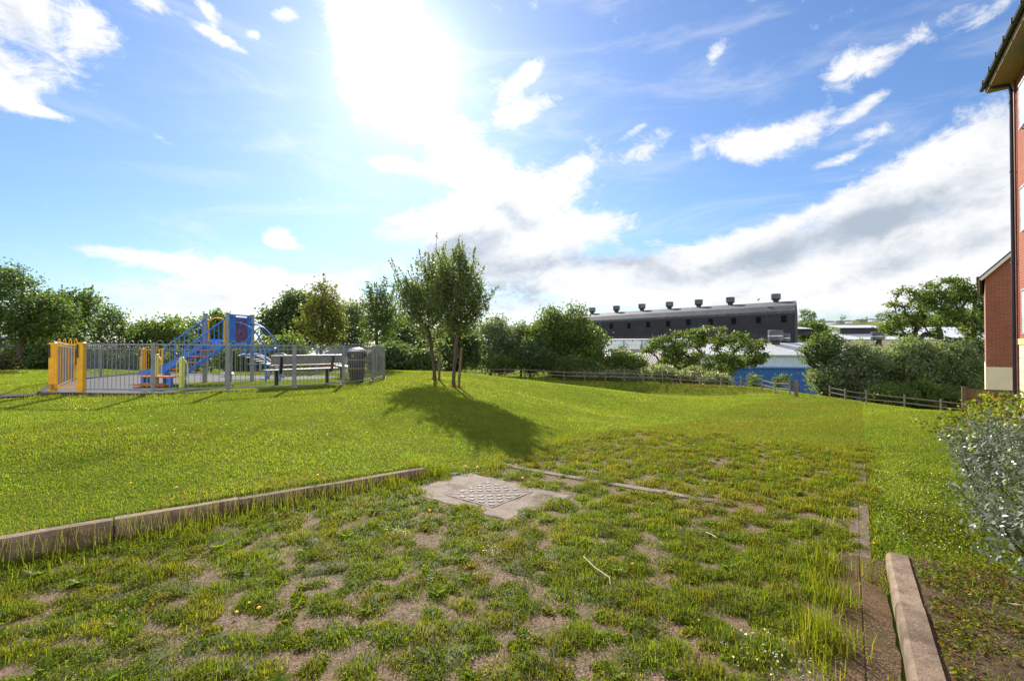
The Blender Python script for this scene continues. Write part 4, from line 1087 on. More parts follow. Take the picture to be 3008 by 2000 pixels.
AM = np.array([.63, .777]); AM /= np.linalg.norm(AM); BM = np.array([AM[1], -AM[0]])
MC = np.array([-.243, 5.25])
def m2(a, b): p = MC + AM * a + BM * b; return (p[0], p[1])
o = (*MC, 0)
# apron with a square hole for the cover
e = P(bpy.data.objects.new('concrete_apron', None), None); bpy.data.objects.remove(e)
H = .335; ha0, ha1, hb0, hb1 = -.50, .50, -.80, .72
def ragged(a, b, n, amp):
    out = []
    for k in range(n):
        f = k / n; out.append((a[0] + (b[0] - a[0]) * f + rnd.uniform(-amp, amp), a[1] + (b[1] - a[1]) * f + rnd.uniform(-amp, amp)))
    return out
outer = []
corn = [(ha0, hb0), (ha0, hb1), (ha1, hb1), (ha1, hb0)]
for i in range(4): outer += ragged(corn[i], corn[(i + 1) % 4], 12, .018)
inner = []
cin = [(-H, -H), (-H, H), (H, H), (H, -H)]
for i in range(4): inner += ragged(cin[i], cin[(i + 1) % 4], 12, 0)
V = []; n = 48
for (a, b2), z in [(p, -.05) for p in outer] + [(p, .014) for p in outer] + [(p, .022) for p in [(a * .97, b2 * .97) for a, b2 in outer]] + [(p, .024) for p in inner] + [(p, -.02) for p in inner]:
    x, y = m2(a, b2); V.append((x - MC[0], y - MC[1], z + (rnd.uniform(-.003, .003) if z > .02 else 0)))
F = []
for r_ in range(4):
    for i in range(n): F.append((r_ * n + i, r_ * n + (i + 1) % n, (r_ + 1) * n + (i + 1) % n, (r_ + 1) * n + i))
mb = MB(); mb.add(V, F); ap = mb.build('concrete_apron', M_APRON); ap.location = (MC[0], MC[1], 0)
P(ap, 'square concrete slab set round the manhole cover', 'slab')
M_IRON = mat('cast_iron', (.105, .075, .06), .75, .35, 18, .25, metal=.0, bump=.5, bscale=120, stain=(.15, .095, .06), stain_amt=.7, sscale=8)
M_IRONT = mat('worn_iron', (.24, .215, .2), .6, .25, 25, .3, metal=.0)
ec = empty('manhole_cover', (MC[0], MC[1], 0), 'square cast iron manhole cover with raised checker studs', 'manhole cover')
def ml(a, b, z): p = AM * a + BM * b; return (p[0], p[1], z)
rzm = atan2(AM[1], AM[0])
mb = MB()
for a, b, c, d in ((-.322, -.335, -.322, .335), (.322, -.335, .322, .335)): mb.beam(ml(a, b, .014), ml(c, d, .014), .024, .03)
for b in (-.322, .322): mb.beam(ml(-.309, b, .014), ml(.309, b, .014), .024, .03)
mb.build('frame', M_IRON, ec)
for sgn in (-1, 1):
    tri = [ml(-.305, -.305, 0), ml(.305, .305, 0)] + ([ml(.305, -.305, 0)] if sgn > 0 else [ml(-.305, .305, 0)])
    off = .004 * sgn
    d_ = AM * off - BM * off
    pts = [(p[0] + d_[0], p[1] + d_[1]) for p in tri]
    if sgn > 0: pts = pts[::-1]
    st = MB(); st.prism(pts, .0, .027); nf0 = len(st.f)
    for i in range(9):
        for j in range(9):
            a = -.305 + .61 * (i + .5) / 9; b = -.305 + .61 * (j + .5) / 9
            if (i + j) % 2: continue
            if (a - b) * sgn < .03: continue
            for k in (-1, 0, 1):
                q_ = ml(a + (k * .018 if (i // 2) % 2 else 0), b + (0 if (i // 2) % 2 else k * .018), .030)
                st.box(q_, (.042 if not (i // 2) % 2 else .009, .009 if not (i // 2) % 2 else .042, .009), rz=rzm)
    lid = st.build('lid', M_IRON, ec); lid.data.materials.append(M_IRONT)
    for pl in lid.data.polygons:
        if pl.index >= nf0: pl.material_index = 1
# edging strips
def strip(a, b, w, name, label, mt, h=.016, seg=40):
    a = np.array(a); b = np.array(b); L = np.linalg.norm(b - a); u = (b - a) / L; n = np.array([-u[1], u[0]])
    V = []; F = []
    for k in range(seg + 1):
        p = a + u * L * k / seg; ww = w * (1 + rnd.uniform(-.08, .08))
        for s, z in ((-1, -.05), (-1, h), (-.05, h + .003), (-.012, h - .003), (.012, h - .003), (.05, h + .003), (1, h), (1, -.05)):
            q_ = p + n * s * ww / 2; V.append((q_[0] - a[0], q_[1] - a[1], gz1(*p) + z))
    for k in range(seg):
        for i in range(7): F.append((k * 8 + i, k * 8 + i + 1, (k + 1) * 8 + i + 1, (k + 1) * 8 + i))
    mb = MB(); mb.add(V, F); o = mb.build(name, mt); o.location = (a[0], a[1], 0)
    return P(o, label, 'edging')
e0 = A * 5.28 + B * -3.95; e1 = A * 5.28 + B * -1.05
strip(e0, e1, .1, 'edging_strip', 'thin concrete strip crossing the drive behind the manhole', M_APRON, .026)
r0 = RP + RD * -2.5 - RN * .16; r1 = RP + RD * 1.6 - RN * .15; r2 = A * 9.5 + B * -.03
M_STRIP = mat('edge_haunch', (.17, .13, .098), .9, .35, 30, .15, bump=1, bscale=110, stain=(.09, .065, .045), stain_amt=.8, sscale=2.5)
strip(r0, r1, .28, 'edging_strip', 'rough concrete haunch running along the short kerb', gravelmat('haunch_gravel', (.85, .69, .54)))
strip(r1, r2, .15, 'edging_strip', 'narrow concrete strip running up the side of the drive', M_STRIP)

# ------------------------------------------------------------------ brick buildings on the east side
def local(name, origin, ux, label, cat):
    """an empty whose local x runs along ux"""
    return empty(name, (origin[0], origin[1], 0), label, cat, None, atan2(ux[1], ux[0]))


CB = (13.80, 13.3)
bd = local('brick_building', CB, (-A[0], -A[1]), 'tall red brick flats with glass balconies at the drive side', 'building')
# local x = along the wall towards the camera, local y = to the inside? (-A rotated +90deg) -> (A1,-A0) = east side, inside
LW = 16.0
def part(mbv, nm, mt, par=bd, sm=False): return mbv.build(nm, mt, par, sm)
mb = MB(); mb.box((LW / 2, 4.5, 5.32), (LW, 9, 7.04)); part(mb, 'brick_wall', M_BRICK)
mb = MB(); mb.box((LW / 2, 4.48, 1.735), (LW + .03, 9.03, .16)); part(mb, 'stone_band', M_BAND)
mb = MB()
for k in range(8): mb.box((LW / 2, 4.49, 1.478 - .36 * k), (LW + .015, 9.01, .35))
part(mb, 'rendered_base', M_STONE)
mb = MB(); mb.box((LW / 2, 4.2, 8.87), (LW + .7, 9.4, .06)); part(mb, 'soffit', M_SOFFIT)
mb = MB(); mb.beam((-.35, -.5, 8.95), (LW, -.5, 8.95), .03, .17); mb.beam((-.35, -.5, 8.95), (-.35, 4, 8.95), .03, .17); part(mb, 'fascia', M_SOFFIT)
mb = MB(); mb.tube([(-.4, -.58, 8.99), (LW, -.58, 8.99)], .062, 8)
for k in range(9): mb.box((.1 + k * .8, -.58, 9.0), (.05, .15, .13))
part(mb, 'gutter', M_UPVC, sm=True)
mb = MB(); mb.add([(-.4, -.56, 9.04), (LW, -.56, 9.04), (LW, 4.5, 12.0), (-.4, 4.5, 12.0), (-.4, 9.7, 9.04), (LW, 9.7, 9.04), (-.4, -.56, 9.1), (LW, -.56, 9.1)], [(0, 1, 2, 3), (3, 2, 5, 4), (0, 3, 4)]); part(mb, 'roof', M_CLADROOF)
mb = MB(); mb.tube([(.08, -.56, 8.95), (.06, -.4, 8.82), (.05, -.1, 8.78), (.05, -.06, 8.6), (.05, -.06, -2.0)], .047, 10)
for z in (8.3, 6.4, 3.9, 1.9): mb.box((.05, -.06, z), (.13, .1, .035))
part(mb, 'downpipe', M_UPVC, sm=True)
mb = MB(); mb.tube([(.24, -.035, 8.8), (.24, -.035, -2.0)], .024, 8); part(mb, 'vent_pipe', M_REDPIPE, sm=True)
for zt in (8.19, 5.59, 3.02):
    mb = MB(); mb.box((2.45, -.012, zt + .1), (2.0, .03, 2.0)); w = part(mb, 'window', M_WHITE)
    mb = MB(); mb.box((2.45, -.02, zt + .1), (1.8, .03, 1.8)); part(mb, 'pane', M_WINDARK, w)
    mb = MB(); mb.box((2.45, -.16, zt - .56), (2.1, .018, 1.04)); bl = part(mb, 'balcony', M_FROST)
    mb = MB(); mb.beam((1.38, -.16, zt), (3.52, -.16, zt), .05, .045); mb.beam((1.39, -.16, zt), (1.39, -.16, zt - 1.1), .03, .03); mb.beam((1.39, -.16, zt - 1.09), (3.52, -.16, zt - 1.09), .05, .04); mb.beam((1.41, -.14, zt - 1.09), (1.41, 0, zt - 1.12), .03, .03); mb.beam((1.41, -.14, zt - .03), (1.41, 0, zt - .03), .03, .03)
    part(mb, 'rail', M_STEEL, bl)

# second brick house, gable wall facing the drive
C2 = (18.98, 19.5)
b2 = local('brick_house', C2, (.72, -.694), 'mottled brick house with white verge beyond the board fence', 'building')
mb = MB(); mb.add([(0, 0, .79), (7, 0, .79), (7, 0, 4.35), (3.5, 0, 8.0), (0, 0, 4.35), (0, 10, .79), (7, 10, .79), (7, 10, 4.35), (3.5, 10, 8.0), (0, 10, 4.35)], [(0, 1, 2, 3, 4), (9, 8, 7, 6, 5), (0, 4, 9, 5), (1, 6, 7, 2)]); mb.build('brick_wall', M_BRICK2, b2)
mb = MB(); mb.box((3.5, 5, -.9), (7.03, 10.03, 3.38)); mb.build('rendered_base', mat('pale_render', (.74, .68, .54), .85, .06, 2, .2), b2)
mb = MB(); mb.add([(-.16, -.15, 4.3), (3.5, -.15, 8.1), (7.3, -.15, 4.12), (7.3, 10.2, 4.12), (3.5, 10.2, 8.1), (-.16, 10.2, 4.3), (-.16, -.15, 4.4), (3.5, -.15, 8.22), (7.3, -.15, 4.22), (7.3, 10.2, 4.22), (3.5, 10.2, 8.22), (-.16, 10.2, 4.4)], [(6, 7, 10, 11), (7, 8, 9, 10), (0, 5, 4, 1), (1, 4, 3, 2), (0, 6, 11, 5), (0, 1, 7, 6), (1, 2, 8, 7)]); mb.build('roof', M_BLACK, b2)
mb = MB(); mb.beam((-.14, -.17, 4.27), (3.5, -.17, 8.06), .03, .1); mb.beam((7.26, -.17, 4.08), (3.5, -.17, 8.02), .03, .16); mb.build('verge_board', M_WHITE, b2)
mb = MB(); mb.tube([(-.2, -.12, 4.36), (-.2, 10, 4.36)], .06, 8); mb.build('gutter', M_UPVC, b2)

# board fence between
fa = np.array([14.85, 16.0]); fb = np.array([14.15, 13.75]); u = (fb - fa) / np.linalg.norm(fb - fa); L = np.linalg.norm(fb - fa)
fa2 = np.array([14.85, 16.0]); fb2 = np.array([15.35, 15.0])
ef = empty('board_fence', (fa[0], fa[1], 0), 'brown close boarded fence joining the brick flats', 'fence', None, atan2(-.55, .8))
FL = 2.4
mb = MB()
for k in range(int(FL / .145)):
    mb.box((.07 + k * .147, .0, -.68 + rnd.uniform(-.006, .006)), (.14, .02, 1.8), ax=Matrix.Rotation(rnd.uniform(-.01, .01), 3, 'Y'))
mb.build('boards', M_BOARD, ef)
for z in (-.02, -1.1): mb = MB(); mb.box((FL / 2, -.035, z), (FL, .045, .09)); mb.build('rail', M_BOARD, ef)
for x in (-.02, FL): mb = MB(); mb.box((x, -.06, -.66), (.11, .11, 1.9), bev=.01); mb.build('post', M_BOARD, ef)

# ------------------------------------------------------------------ factory and sheds
FD = np.array([-.67, .742]); FD /= np.linalg.norm(FD)
FO = np.array([64.0, 110.0])
M_DC = corrug('dark_corrugated', (.022, .023, .034), .3, 'X', .8, .25, (.04, .034, .036), .5, .1)
M_GR = corrug('roof_corrugated', (.05, .055, .066), .3, 'X', .75, .3, (.10, .10, .10), .6, .08)
def factory():
    e = local('dark_factory', FO, FD, 'long dark clad factory hall with a row of roof ventilators', 'factory')
    LL = 84.0
    iy = 1 if (np.array([-FD[1], FD[0]]) @ np.array([.5, .86])) > 0 else -1
    inn = np.array([-FD[1], FD[0]]) * iy
    # gable axis: nearly along the line of sight
    gd = np.array([.535, .845]); sk = gd @ FD; dp = gd @ inn
    def pt(s, w, z): return (s + w * sk / dp, w * iy, z)
    zr, ze, zk = 12.5, 9.7, 11.2
    prof = [(0, -7), (0, 9.2), (.15, 9.8), (1.6, 11.1), (7.5, 12.6), (14.5, 9.8), (14.5, -7)]
    def sheet(i0, i1, nm, mt, z_over=None):
        V = []; F = []
        for s in (0, LL):
            for (w, z) in prof[i0:i1 + 1]: V.append(pt(s, w, z))
        m_ = i1 - i0 + 1
        for k in range(m_ - 1): F.append((k, k + 1, m_ + k + 1, m_ + k) if iy > 0 else (k, m_ + k, m_ + k + 1, k + 1))
        mb = MB(); mb.add(V, F); return mb.build(nm, mt, e)
    wl = sheet(0, 1, 'wall', M_DC); sheet(1, 5, 'roof', M_GR); sheet(5, 6, 'rear_wall', M_DC)
    for s, nm in ((0, 'gable_wall'), (LL, 'gable_wall')):
        mb = MB(); mb.add([pt(s, w, z) for w, z in prof], [tuple(range(7))]); mb.build(nm, M_DC, e)
    mb = MB(); mb.beam(pt(3, -.12, 3.4), pt(LL, -.12, 3.4), .15, 2.4); mb.build('lower_cladding', M_CLADBAND, e)
    def s_at(px, w=0.):   # along-wall position seen at this column
        rx = (px - 1504) / FPX; base = FO + inn * w * 0 + (gd * (w / dp) if w else 0)
        return (base[0] - rx * base[1]) / (rx * FD[1] - FD[0])
    for px, py in zip((1746, 1796, 1848, 1904, 1963, 2023, 2088, 2156, 2228, 2303), (961, 957.5, 957, 953.5, 951, 947, 945, 943, 940, 937)):
        s = s_at(px); Y = FO[1] + FD[1] * s; zc = at(px, py, Y)[2]
        mb = MB(); x, y, _ = pt(s, -.02, 0); mb.box((x, y, zc), (1.25, .06, 1.6)); wn = mb.build('window', M_WINDARK, e)
        mb = MB()
        for dx, dz, w_, h_ in ((-.68, 0, .12, 1.8), (.68, 0, .12, 1.8), (0, .86, 1.3, .12), (0, -.86, 1.5, .14)): mb.box((x + dx, y - .05 * iy, zc + dz), (w_, .08, h_))
        mb.build('frame', M_CLADBAND, wn)
    for px in (1740, 1811, 1886, 1967, 2053, 2146, 2280):
        s = s_at(px, 7.5); x, y, _ = pt(s, 7.5, 0)
        mb = MB(); mb.lathe((x, y, 12.4), [(.75, -.4), (.62, .2), (.62, .5), (1.0, .85), (1.02, .9)], 20); vt = mb.build('ventilator', M_CLADBAND, e, True)
        mb = MB(); mb.lathe((x, y, 12.4), [(1.0, .9), (1.08, .92), (1.08, 2.15), (.98, 2.2), (.3, 2.24)], 20); mb.build('drum', M_CLADROOF, vt, True)
    return s_at, pt
factory()
xb, yb, zb = at(2228, 882, 119)
e = empty('bird', (xb, yb, zb - .25), 'small dark bird perched on the factory roof', 'bird')
mb = MB(); mb.tube([(-.35, 0, .2), (-.1, 0, .35), (.15, 0, .5), (.25, 0, .62), (.36, 0, .62)], [.03, .13, .15, .09, .02], 8); mb.build('body', M_BLACK, e, True)
mb = MB(); mb.tube([(.0, .03, -.05), (.02, .03, .35)], .025, 5); mb.build('leg', M_BLACK, e)

# low hall with glazed clerestory in front of the factory (seen left of the open oak)
M_WR = corrug('white_sheet_roof', (.46, .46, .46), .45, 'X', .4, .12, (.36, .33, .3), .5, .5)
M_RR = corrug('pinkish_sheet_roof', (.24, .205, .19), .5, 'X', .7, .15, (.25, .21, .19), .6, .5)
M_RC = corrug('rusty_sheet', (.22, .165, .15), .35, 'X', .7, .25, (.14, .09, .075), .6, .8)
M_BW = corrug('blue_sheet', (.012, .10, .36), .3, 'X', .5, .15, (.02, .09, .26), .4, .6)
M_PW = corrug('pale_sheet', (.50, .58, .68), .3, 'X', .5, .08, (.42, .48, .55), .4, .6)
M_CLER = mat('clerestory_glass', (.42, .56, .58), .3, .15, .6, .5)


def shed(name, label, px0, D0, px1, D1, zlev, parts):
    """shed whose face runs from column px0 at D0 to px1 at D1; parts: (name, material, depth0, z0, depth1, z1)"""
    a = np.array([(px0 - 1504) / FPX * D0, D0]); b = np.array([(px1 - 1504) / FPX * D1, D1]); L = np.linalg.norm(b - a); u = (b - a) / L
    e = local(name, a, u, label, 'shed')
    for nm, mt, w0, z0, w1, z1 in parts:
        th = .12
        mb = MB()
        d = Vector((0, w1 - w0, z1 - z0)).normalized(); nrm = Vector((0, -d.z, d.y)) * -th
        V = [(0, w0, z0), (L, w0, z0), (L, w1, z1), (0, w1, z1)]
        V2 = [tuple(Vector(v) + nrm * (-1 if abs(d.z) < .9 else -1)) for v in V]
        V2 = [(v[0], v[1] + (th if abs(z1 - z0) > abs(w1 - w0) else 0), v[2] - (th if abs(z1 - z0) <= abs(w1 - w0) else 0)) for v in V]
        mb.add(V + V2, [(0, 1, 2, 3), (7, 6, 5, 4), (0, 4, 5, 1), (1, 5, 6, 2), (2, 6, 7, 3), (3, 7, 4, 0)]); mb.build(nm, mt, e)
    return e, L


def zy(py, D): return at(1504, py, D)[2]
# clerestory hall: glass strip y 997..1017, roof below to 1040
e, L = shed('clerestory_hall', 'low hall with a strip of pale roof glazing below the dark factory', 1770, 104, 2095, 100, 0, [
    ('upper_roof', M_WR, 14.0, zy(997, 118), 20, zy(995.5, 124)), ('clerestory', M_CLER, 14.2, zy(1018, 118), 14.2, zy(998.5, 118)),
    ('lower_roof', M_RR, 0, zy(1046, 104), 14.0, zy(1019, 118)), ('wall', M_RC, .2, -8, .2, zy(1047.5, 104))])
for k in range(12): mb = MB(); mb.box((1.0 + k * 2.05, 14.1, zy(1008, 118)), (.14, .14, 1.5)); mb.build('mullion', M_CLADBAND, e)
for px in (1799, 1860):
    D = 113; x, y, z = at(px, 1022, D)
    ev = empty('roof_cowl', (x, y, z - .3), 'white louvred cowl on the low hall roof, ' + ('first from the dense oak' if px < 1820 else 'nearer the open oak'), 'roof vent', 'white roof cowls')
    mb = MB(); mb.box((0, 0, .55), (2.6, 2, 1.1)); mb.build('box', M_WHITE, ev)
    mb = MB(); mb.beam((-1.6, -1, 1.75), (-1.6, 1, 1.75), .1, .1); mb.add([(-1.5, -1.1, 1.1), (1.5, -1.1, 1.1), (1.7, -1.1, 1.75), (-1.7, -1.1, 1.7), (-1.5, 1.1, 1.1), (1.5, 1.1, 1.1), (1.7, 1.1, 1.75), (-1.7, 1.1, 1.7)], [(3, 2, 1, 0), (4, 5, 6, 7), (0, 1, 5, 4), (1, 2, 6, 5), (3, 0, 4, 7)]); mb.build('cowl', M_WHITE, ev)
# rusty corrugated lean-to
shed('rusty_shed', 'rusty corrugated shed peeping out between hawthorn and open oak', 1880, 92, 2010, 91, 0, [('roof', M_RC, 0, zy(1076, 92), 6, zy(1044, 98)), ('wall', M_BW, .2, -9, .2, zy(1077.5, 92))])
# blue shed
e, L = shed('blue_shed', 'pale roofed shed with blue lower wall behind the fence corner', 2060, 84, 2560, 80, 0, [
    ('roof', M_WR, 0, zy(1044, 82), 12, zy(1007, 94)), ('upper_wall', M_PW, .15, zy(1079, 82), .15, zy(1045.5, 82)), ('lower_wall', M_BW, .0, -9, .0, zy(1080, 82))])
mb = MB(); mb.beam((0, -.1, zy(1080, 82)), (L, -.1, zy(1080, 82)), .2, .25); mb.build('flashing', M_BLUE, e)
mb = MB(); mb.beam((0, -.1, zy(1043.5, 82)), (L, -.1, zy(1043.5, 82)), .25, .2); mb.build('gutter', M_STEEL, e)
def cowl(px, y0, y1, wpx, D, label):
    x, y, zt = at(px, y0, D); zb_ = at(px, y1, D)[2]; r = wpx / 2 / FPX * D; h = zt - zb_
    ev = empty('extract_cowl', (x, y, zb_), label, 'roof vent', 'round extract cowls')
    mb = MB(); mb.lathe((0, 0, 0), [(r * .62, -.6), (r * .55, h * .2), (r * .7, h * .32)], 20); mb.build('neck', M_CLADBAND, ev, True)
    mb = MB(); mb.lathe((0, 0, 0), [(r * .95, h * .3), (r, h * .32), (r, h * .97), (r * .92, h), (r * .2, h * 1.02)], 24); mb.build('drum', M_CLADROOF, ev, True)
    mb = MB(); mb.lathe((0, 0, 0), [(r * 1.004, h * .55), (r * 1.012, h * .56), (r * 1.012, h * .62), (r * 1.004, h * .63)], 24); mb.build('hoop', M_STEEL, ev, True)
cowl(2278, 970, 1012, 40, 92, 'large dark round cowl on the blue shed roof')
cowl(2307, 980, 1012, 26, 94, 'smaller pale cowl tucked behind the large dark one')
cowl(2122, 975, 1012, 22, 93, 'round cowl seen through the top of the open oak')
cowl(2578, 975, 1008, 34, 95, 'dark round cowl in front of the far white roofs')
# far sheds
M_WF = corrug('far_white_roof', (.55, .57, .6), .6, 'X', .45, .15, (.4, .4, .4), .5, .4)
shed('white_roofed_shed', 'wide white roofed shed behind the blue one', 2340, 150, 2960, 142, 0, [('roof', M_WF, 0, zy(996, 146), 18, zy(972, 164)), ('wall', M_STONE, .2, -10, .2, zy(997, 146))])
shed('roof_monitor_shed', 'dark fronted roof monitor with a white top', 2468, 158, 2605, 157, 0, [('roof', M_WF, -1, zy(962, 157), 9, zy(955.5, 167)), ('wall', M_DARKCLAD, 0, zy(985, 158), 0, zy(963, 158))])
shed('small_roof_shed', 'little dark shed with white top beside the factory gable', 2342, 140, 2382, 140, 0, [('roof', M_WF, -1, zy(965, 139), 5, zy(960.5, 145)), ('wall', M_DARKCLAD, 0, zy(985, 140), 0, zy(965.5, 140))])
shed('far_white_shed', 'far pale shed glimpsed through the gnarled oak', 2600, 190, 2900, 185, 0, [('roof', M_WF, 0, zy(980, 190), 14, zy(962, 204)), ('wall', M_PW, .2, -10, .2, zy(981, 190))])
for px, y0, y1, w, D, lb in ((2427, 948, 968, 28, 175, 'squat pale tank above the far white roofs'), (2602, 938, 972, 9, 180, 'slim white silo beside the gnarled oak'), (2628, 942, 972, 7, 180, 'second slim silo half hidden by the gnarled oak')):
    x, y, zt = at(px, y0, D); zb_ = at(px, y1, D)[2]; r = w / 2 / FPX * D
    ev = empty('storage_tank', (x, y, zb_), lb, 'tank', 'tanks beyond the sheds')
    mb = MB(); mb.lathe((0, 0, 0), [(r, -3), (r, zt - zb_), (r * .9, zt - zb_ + .1)], 20); mb.build('shell', M_WHITE, ev, True)
    mb = MB(); mb.lathe((0, 0, 0), [(r * .96, zt - zb_ + .1), (r * .5, zt - zb_ + r * .25), (.05, zt - zb_ + r * .35)], 20); mb.build('cap', M_CLADROOF, ev, True)
for i, (px, py, w, D, lb) in enumerate([(2412, 948, 26, 560, 'long pink terrace at the factory end of the hill road'), (2440, 949, 18, 560, 'low grey house second along the hill road'), (2468, 948, 16, 560, 'small house third along the hill road'), (2490, 947, 16, 560, 'small house below the dark hillside tree'), (2530, 944, 24, 560, 'pinkish house near the middle of the hillside'), (2562, 942, 12, 600, 'tiny pale barn on the hillside'), (2585, 941, 14, 600, 'tiny pale house below the wide low tree'), (2715, 938, 26, 560, 'white house seen through the gnarled oak')]):
    x = (px - 1504) / FPX * D; zc = at(px, py, D)[2]; ww = w / FPX * D
    ev = empty('hill_house', (x, D, zc), lb, 'house', 'houses on the far hillside')
    h = -.6
    mb = MB(); mb.box((0, 0, 0), (ww, 7, h + 3)); mb.build('wall', M_WHITE if i % 2 else M_RR, ev)
    z = (h + 3) / 2
    mb = MB(); mb.add([(-ww / 2 - .2, -3.8, z), (ww / 2 + .2, -3.8, z), (ww / 2 + .2, 0, z + 1.3), (-ww / 2 - .2, 0, z + 1.3), (-ww / 2 - .2, 3.8, z), (ww / 2 + .2, 3.8, z)], [(0, 1, 2, 3), (3, 2, 5, 4), (0, 3, 4), (1, 5, 2)]); mb.build('roof', M_CLADROOF, ev)
# small buildings behind the playground
def cottage(px0, px1, D, ytop, yeave, label, roofm, wallm):
    x0 = (px0 - 1504) / FPX * D; x1 = (px1 - 1504) / FPX * D; zt = zy(ytop, D); ze = zy(yeave, D)
    ev = empty('garden_house', ((x0 + x1) / 2, D, ze), label, 'house', 'houses behind the playground'); w = x1 - x0
    mb = MB(); mb.box((0, 2, -2), (w, 4, 4)); mb.build('wall', wallm, ev)
    mb = MB(); mb.add([(-w / 2 - .2, -.3, -.05), (w / 2 + .2, -.3, -.05), (w / 2 + .2, 2, zt - ze), (-w / 2 - .2, 2, zt - ze), (w / 2 + .2, 4.3, -.05), (-w / 2 - .2, 4.3, -.05)], [(0, 1, 2, 3), (3, 2, 4, 5), (0, 3, 5), (1, 4, 2)]); mb.build('roof', roofm, ev)
cottage(885, 985, 36, 1030, 1046, 'grey roofed house seen over the bench', M_CLADROOF, M_WHITE)
cottage(690, 760, 36, 1026, 1050, 'grey roofed house seen under the climbing tower', M_CLADROOF, M_BRICK2)
cottage(300, 385, 36, 1056, 1082, 'pale roofed conservatory seen through the fence by the near gate', M_PW, M_WHITE)
cottage(-60, 44, 31, 985, 992, 'dark shed beside the tall path maple', M_BLACK, M_DARKCLAD)
x0, y0 = (800 - 1504) / FPX * 32, 32.
ef = empty('garden_fence', (x0, y0, zy(1095, 32)), 'brown garden fence seen below the bench back', 'fence')
mb = MB()
for k in range(34): mb.box((k * .14, 0, .35 + rnd.uniform(-.01, .01)), (.13, .02, .95))
mb.build('boards', M_BOARD, ef)
for k in range(3): mb = MB(); mb.box((k * 2.3, .06, .35), (.1, .1, 1.05)); mb.build('post', M_BOARD, ef)

# ------------------------------------------------------------------ near shrubs on the right
def hedge_leaves(name, label, s0, s1, t0, t1, h, N, leaf, cols, mt, seed, aspect=.42):
    r = np.random.default_rng(seed)
    org = A * s0 + B * t0; e = empty(name, (org[0], org[1], gz1(*org)), label, 'shrub')
    # clumps over a rounded top, leaves around upright shoots
    ncl = int((s1 - s0) * (t1 - t0) * 34)
    s = r.uniform(0, s1 - s0, ncl); t = r.uniform(0, t1 - t0, ncl)
    wob = .12 * np.sin(s * 2.3 + seed) + .08 * np.sin(s * 5.1)
    edge = np.minimum(np.minimum(t - wob, (t1 - t0) - t) / .55, np.minimum(s, (s1 - s0) - s) / .6)
    edge = np.clip(edge, -.3, 1)
    top = h * np.sqrt(np.clip(1 - (1 - edge) ** 2, .06, 1)) * (1 + .12 * np.sin(s * 3.7 + t * 2.9)) * r.uniform(.9, 1.06, ncl)
    mb = MB()
    pos = []; per = N // ncl
    for i in range(ncl):
        bx = A * s[i] + B * (t[i] + wob[i] * 0); lean = r.normal(size=2) * .12
        if edge[i] < .4: lean = lean - B * .12
        p0 = np.array([bx[0], bx[1], 0]); p1 = np.array([bx[0] + lean[0], bx[1] + lean[1], top[i]])
        if i % 2 == 0: mb.tube([p0, (p0 + p1) / 2 + r.normal(size=3) * .02, p1], [.007, .005, .002], 4, False)
        f = 1 - r.random(per) ** 1.6 * .8
        q_ = p0 + (p1 - p0) * f[:, None] + r.normal(size=(per, 3)) * .05
        pos.append(q_)
    pos = np.concatenate(pos); pos = pos[pos[:, 2] > .03]
    leaf_mesh('foliage', pos, leaf, pal(len(pos), cols, r, .25), mt, e, upbias=.7, aspect=aspect, r=r, extra=mb)
    return e
hedge_leaves('silver_shrub', 'big silver leaved shrub in the bed in front of the brick flats', 1.5, 8.0, .93, 3.6, .74, 78000, .044, [(.17, .20, .15), (.22, .25, .20), (.10, .14, .07), (.28, .31, .27), (.08, .125, .04), (.09, .13, .05)], M_SILV, 5)
hedge_leaves('bronze_shrub', 'low green and bronze shrub behind the silver one, below the board fence', 8.3, 12.2, 1.3, 4.2, .66, 14000, .065, [(.12, .17, .02), (.15, .17, .02), (.17, .12, .025), (.09, .14, .02), (.12, .16, .02)], M_LEAF, 6, .6)

# ------------------------------------------------------------------ grass, weeds and flowers
def blades(pos, z, h, w, cols, r, lean=.35, two=True):
    N = len(pos); a = r.uniform(0, 2 * pi, N); d = np.stack([np.cos(a), np.sin(a)], 1)
    fa = a + r.normal(size=N) * .6 + pi / 2; sd = np.stack([np.cos(fa), np.sin(fa), np.zeros(N)], 1) * (w / 2)[:, None]
    ln = np.abs(r.normal(size=N)) * lean
    b0 = np.concatenate([pos, z[:, None]], 1)
    mid = b0 + np.concatenate([d * (h * ln * .3)[:, None], (h * .55)[:, None]], 1)
    tip = b0 + np.concatenate([d * (h * ln)[:, None], (h * np.sqrt(np.clip(1 - (ln * .7) ** 2, .15, 1)))[:, None]], 1)
    if two:
        V = np.stack([b0 - sd, b0 + sd, mid + sd * .75, mid - sd * .75, tip], 1).reshape(-1, 3); k = np.arange(N)[:, None] * 5
        return V, [k + np.array([[0, 1, 2, 3]])], [k + np.array([[3, 2, 4]])], np.repeat(cols, 5, axis=0)
    V = np.stack([b0 - sd, b0 + sd, tip], 1).reshape(-1, 3); k = np.arange(N)[:, None] * 3
    return V, [], [k + np.array([[0, 1, 2]])], np.repeat(cols, 3, axis=0)


class Stuff:
    def __init__(s): s.V = []; s.Q = []; s.T = []; s.C = []; s.n = 0
    def add(s, res):
        V, q, t, c = res
        s.V.append(V); s.C.append(c); s.Q += [f + s.n for f in q]; s.T += [f + s.n for f in t]; s.n += len(V)
    def build(s, name, mt, label):
        F = []
        if s.Q: F.append(np.concatenate(s.Q))
        if s.T: F.append(np.concatenate(s.T))
        o = np_obj(name, np.concatenate(s.V), F, mt, tint=np.concatenate(s.C)); P(o, label, kind='stuff'); return o


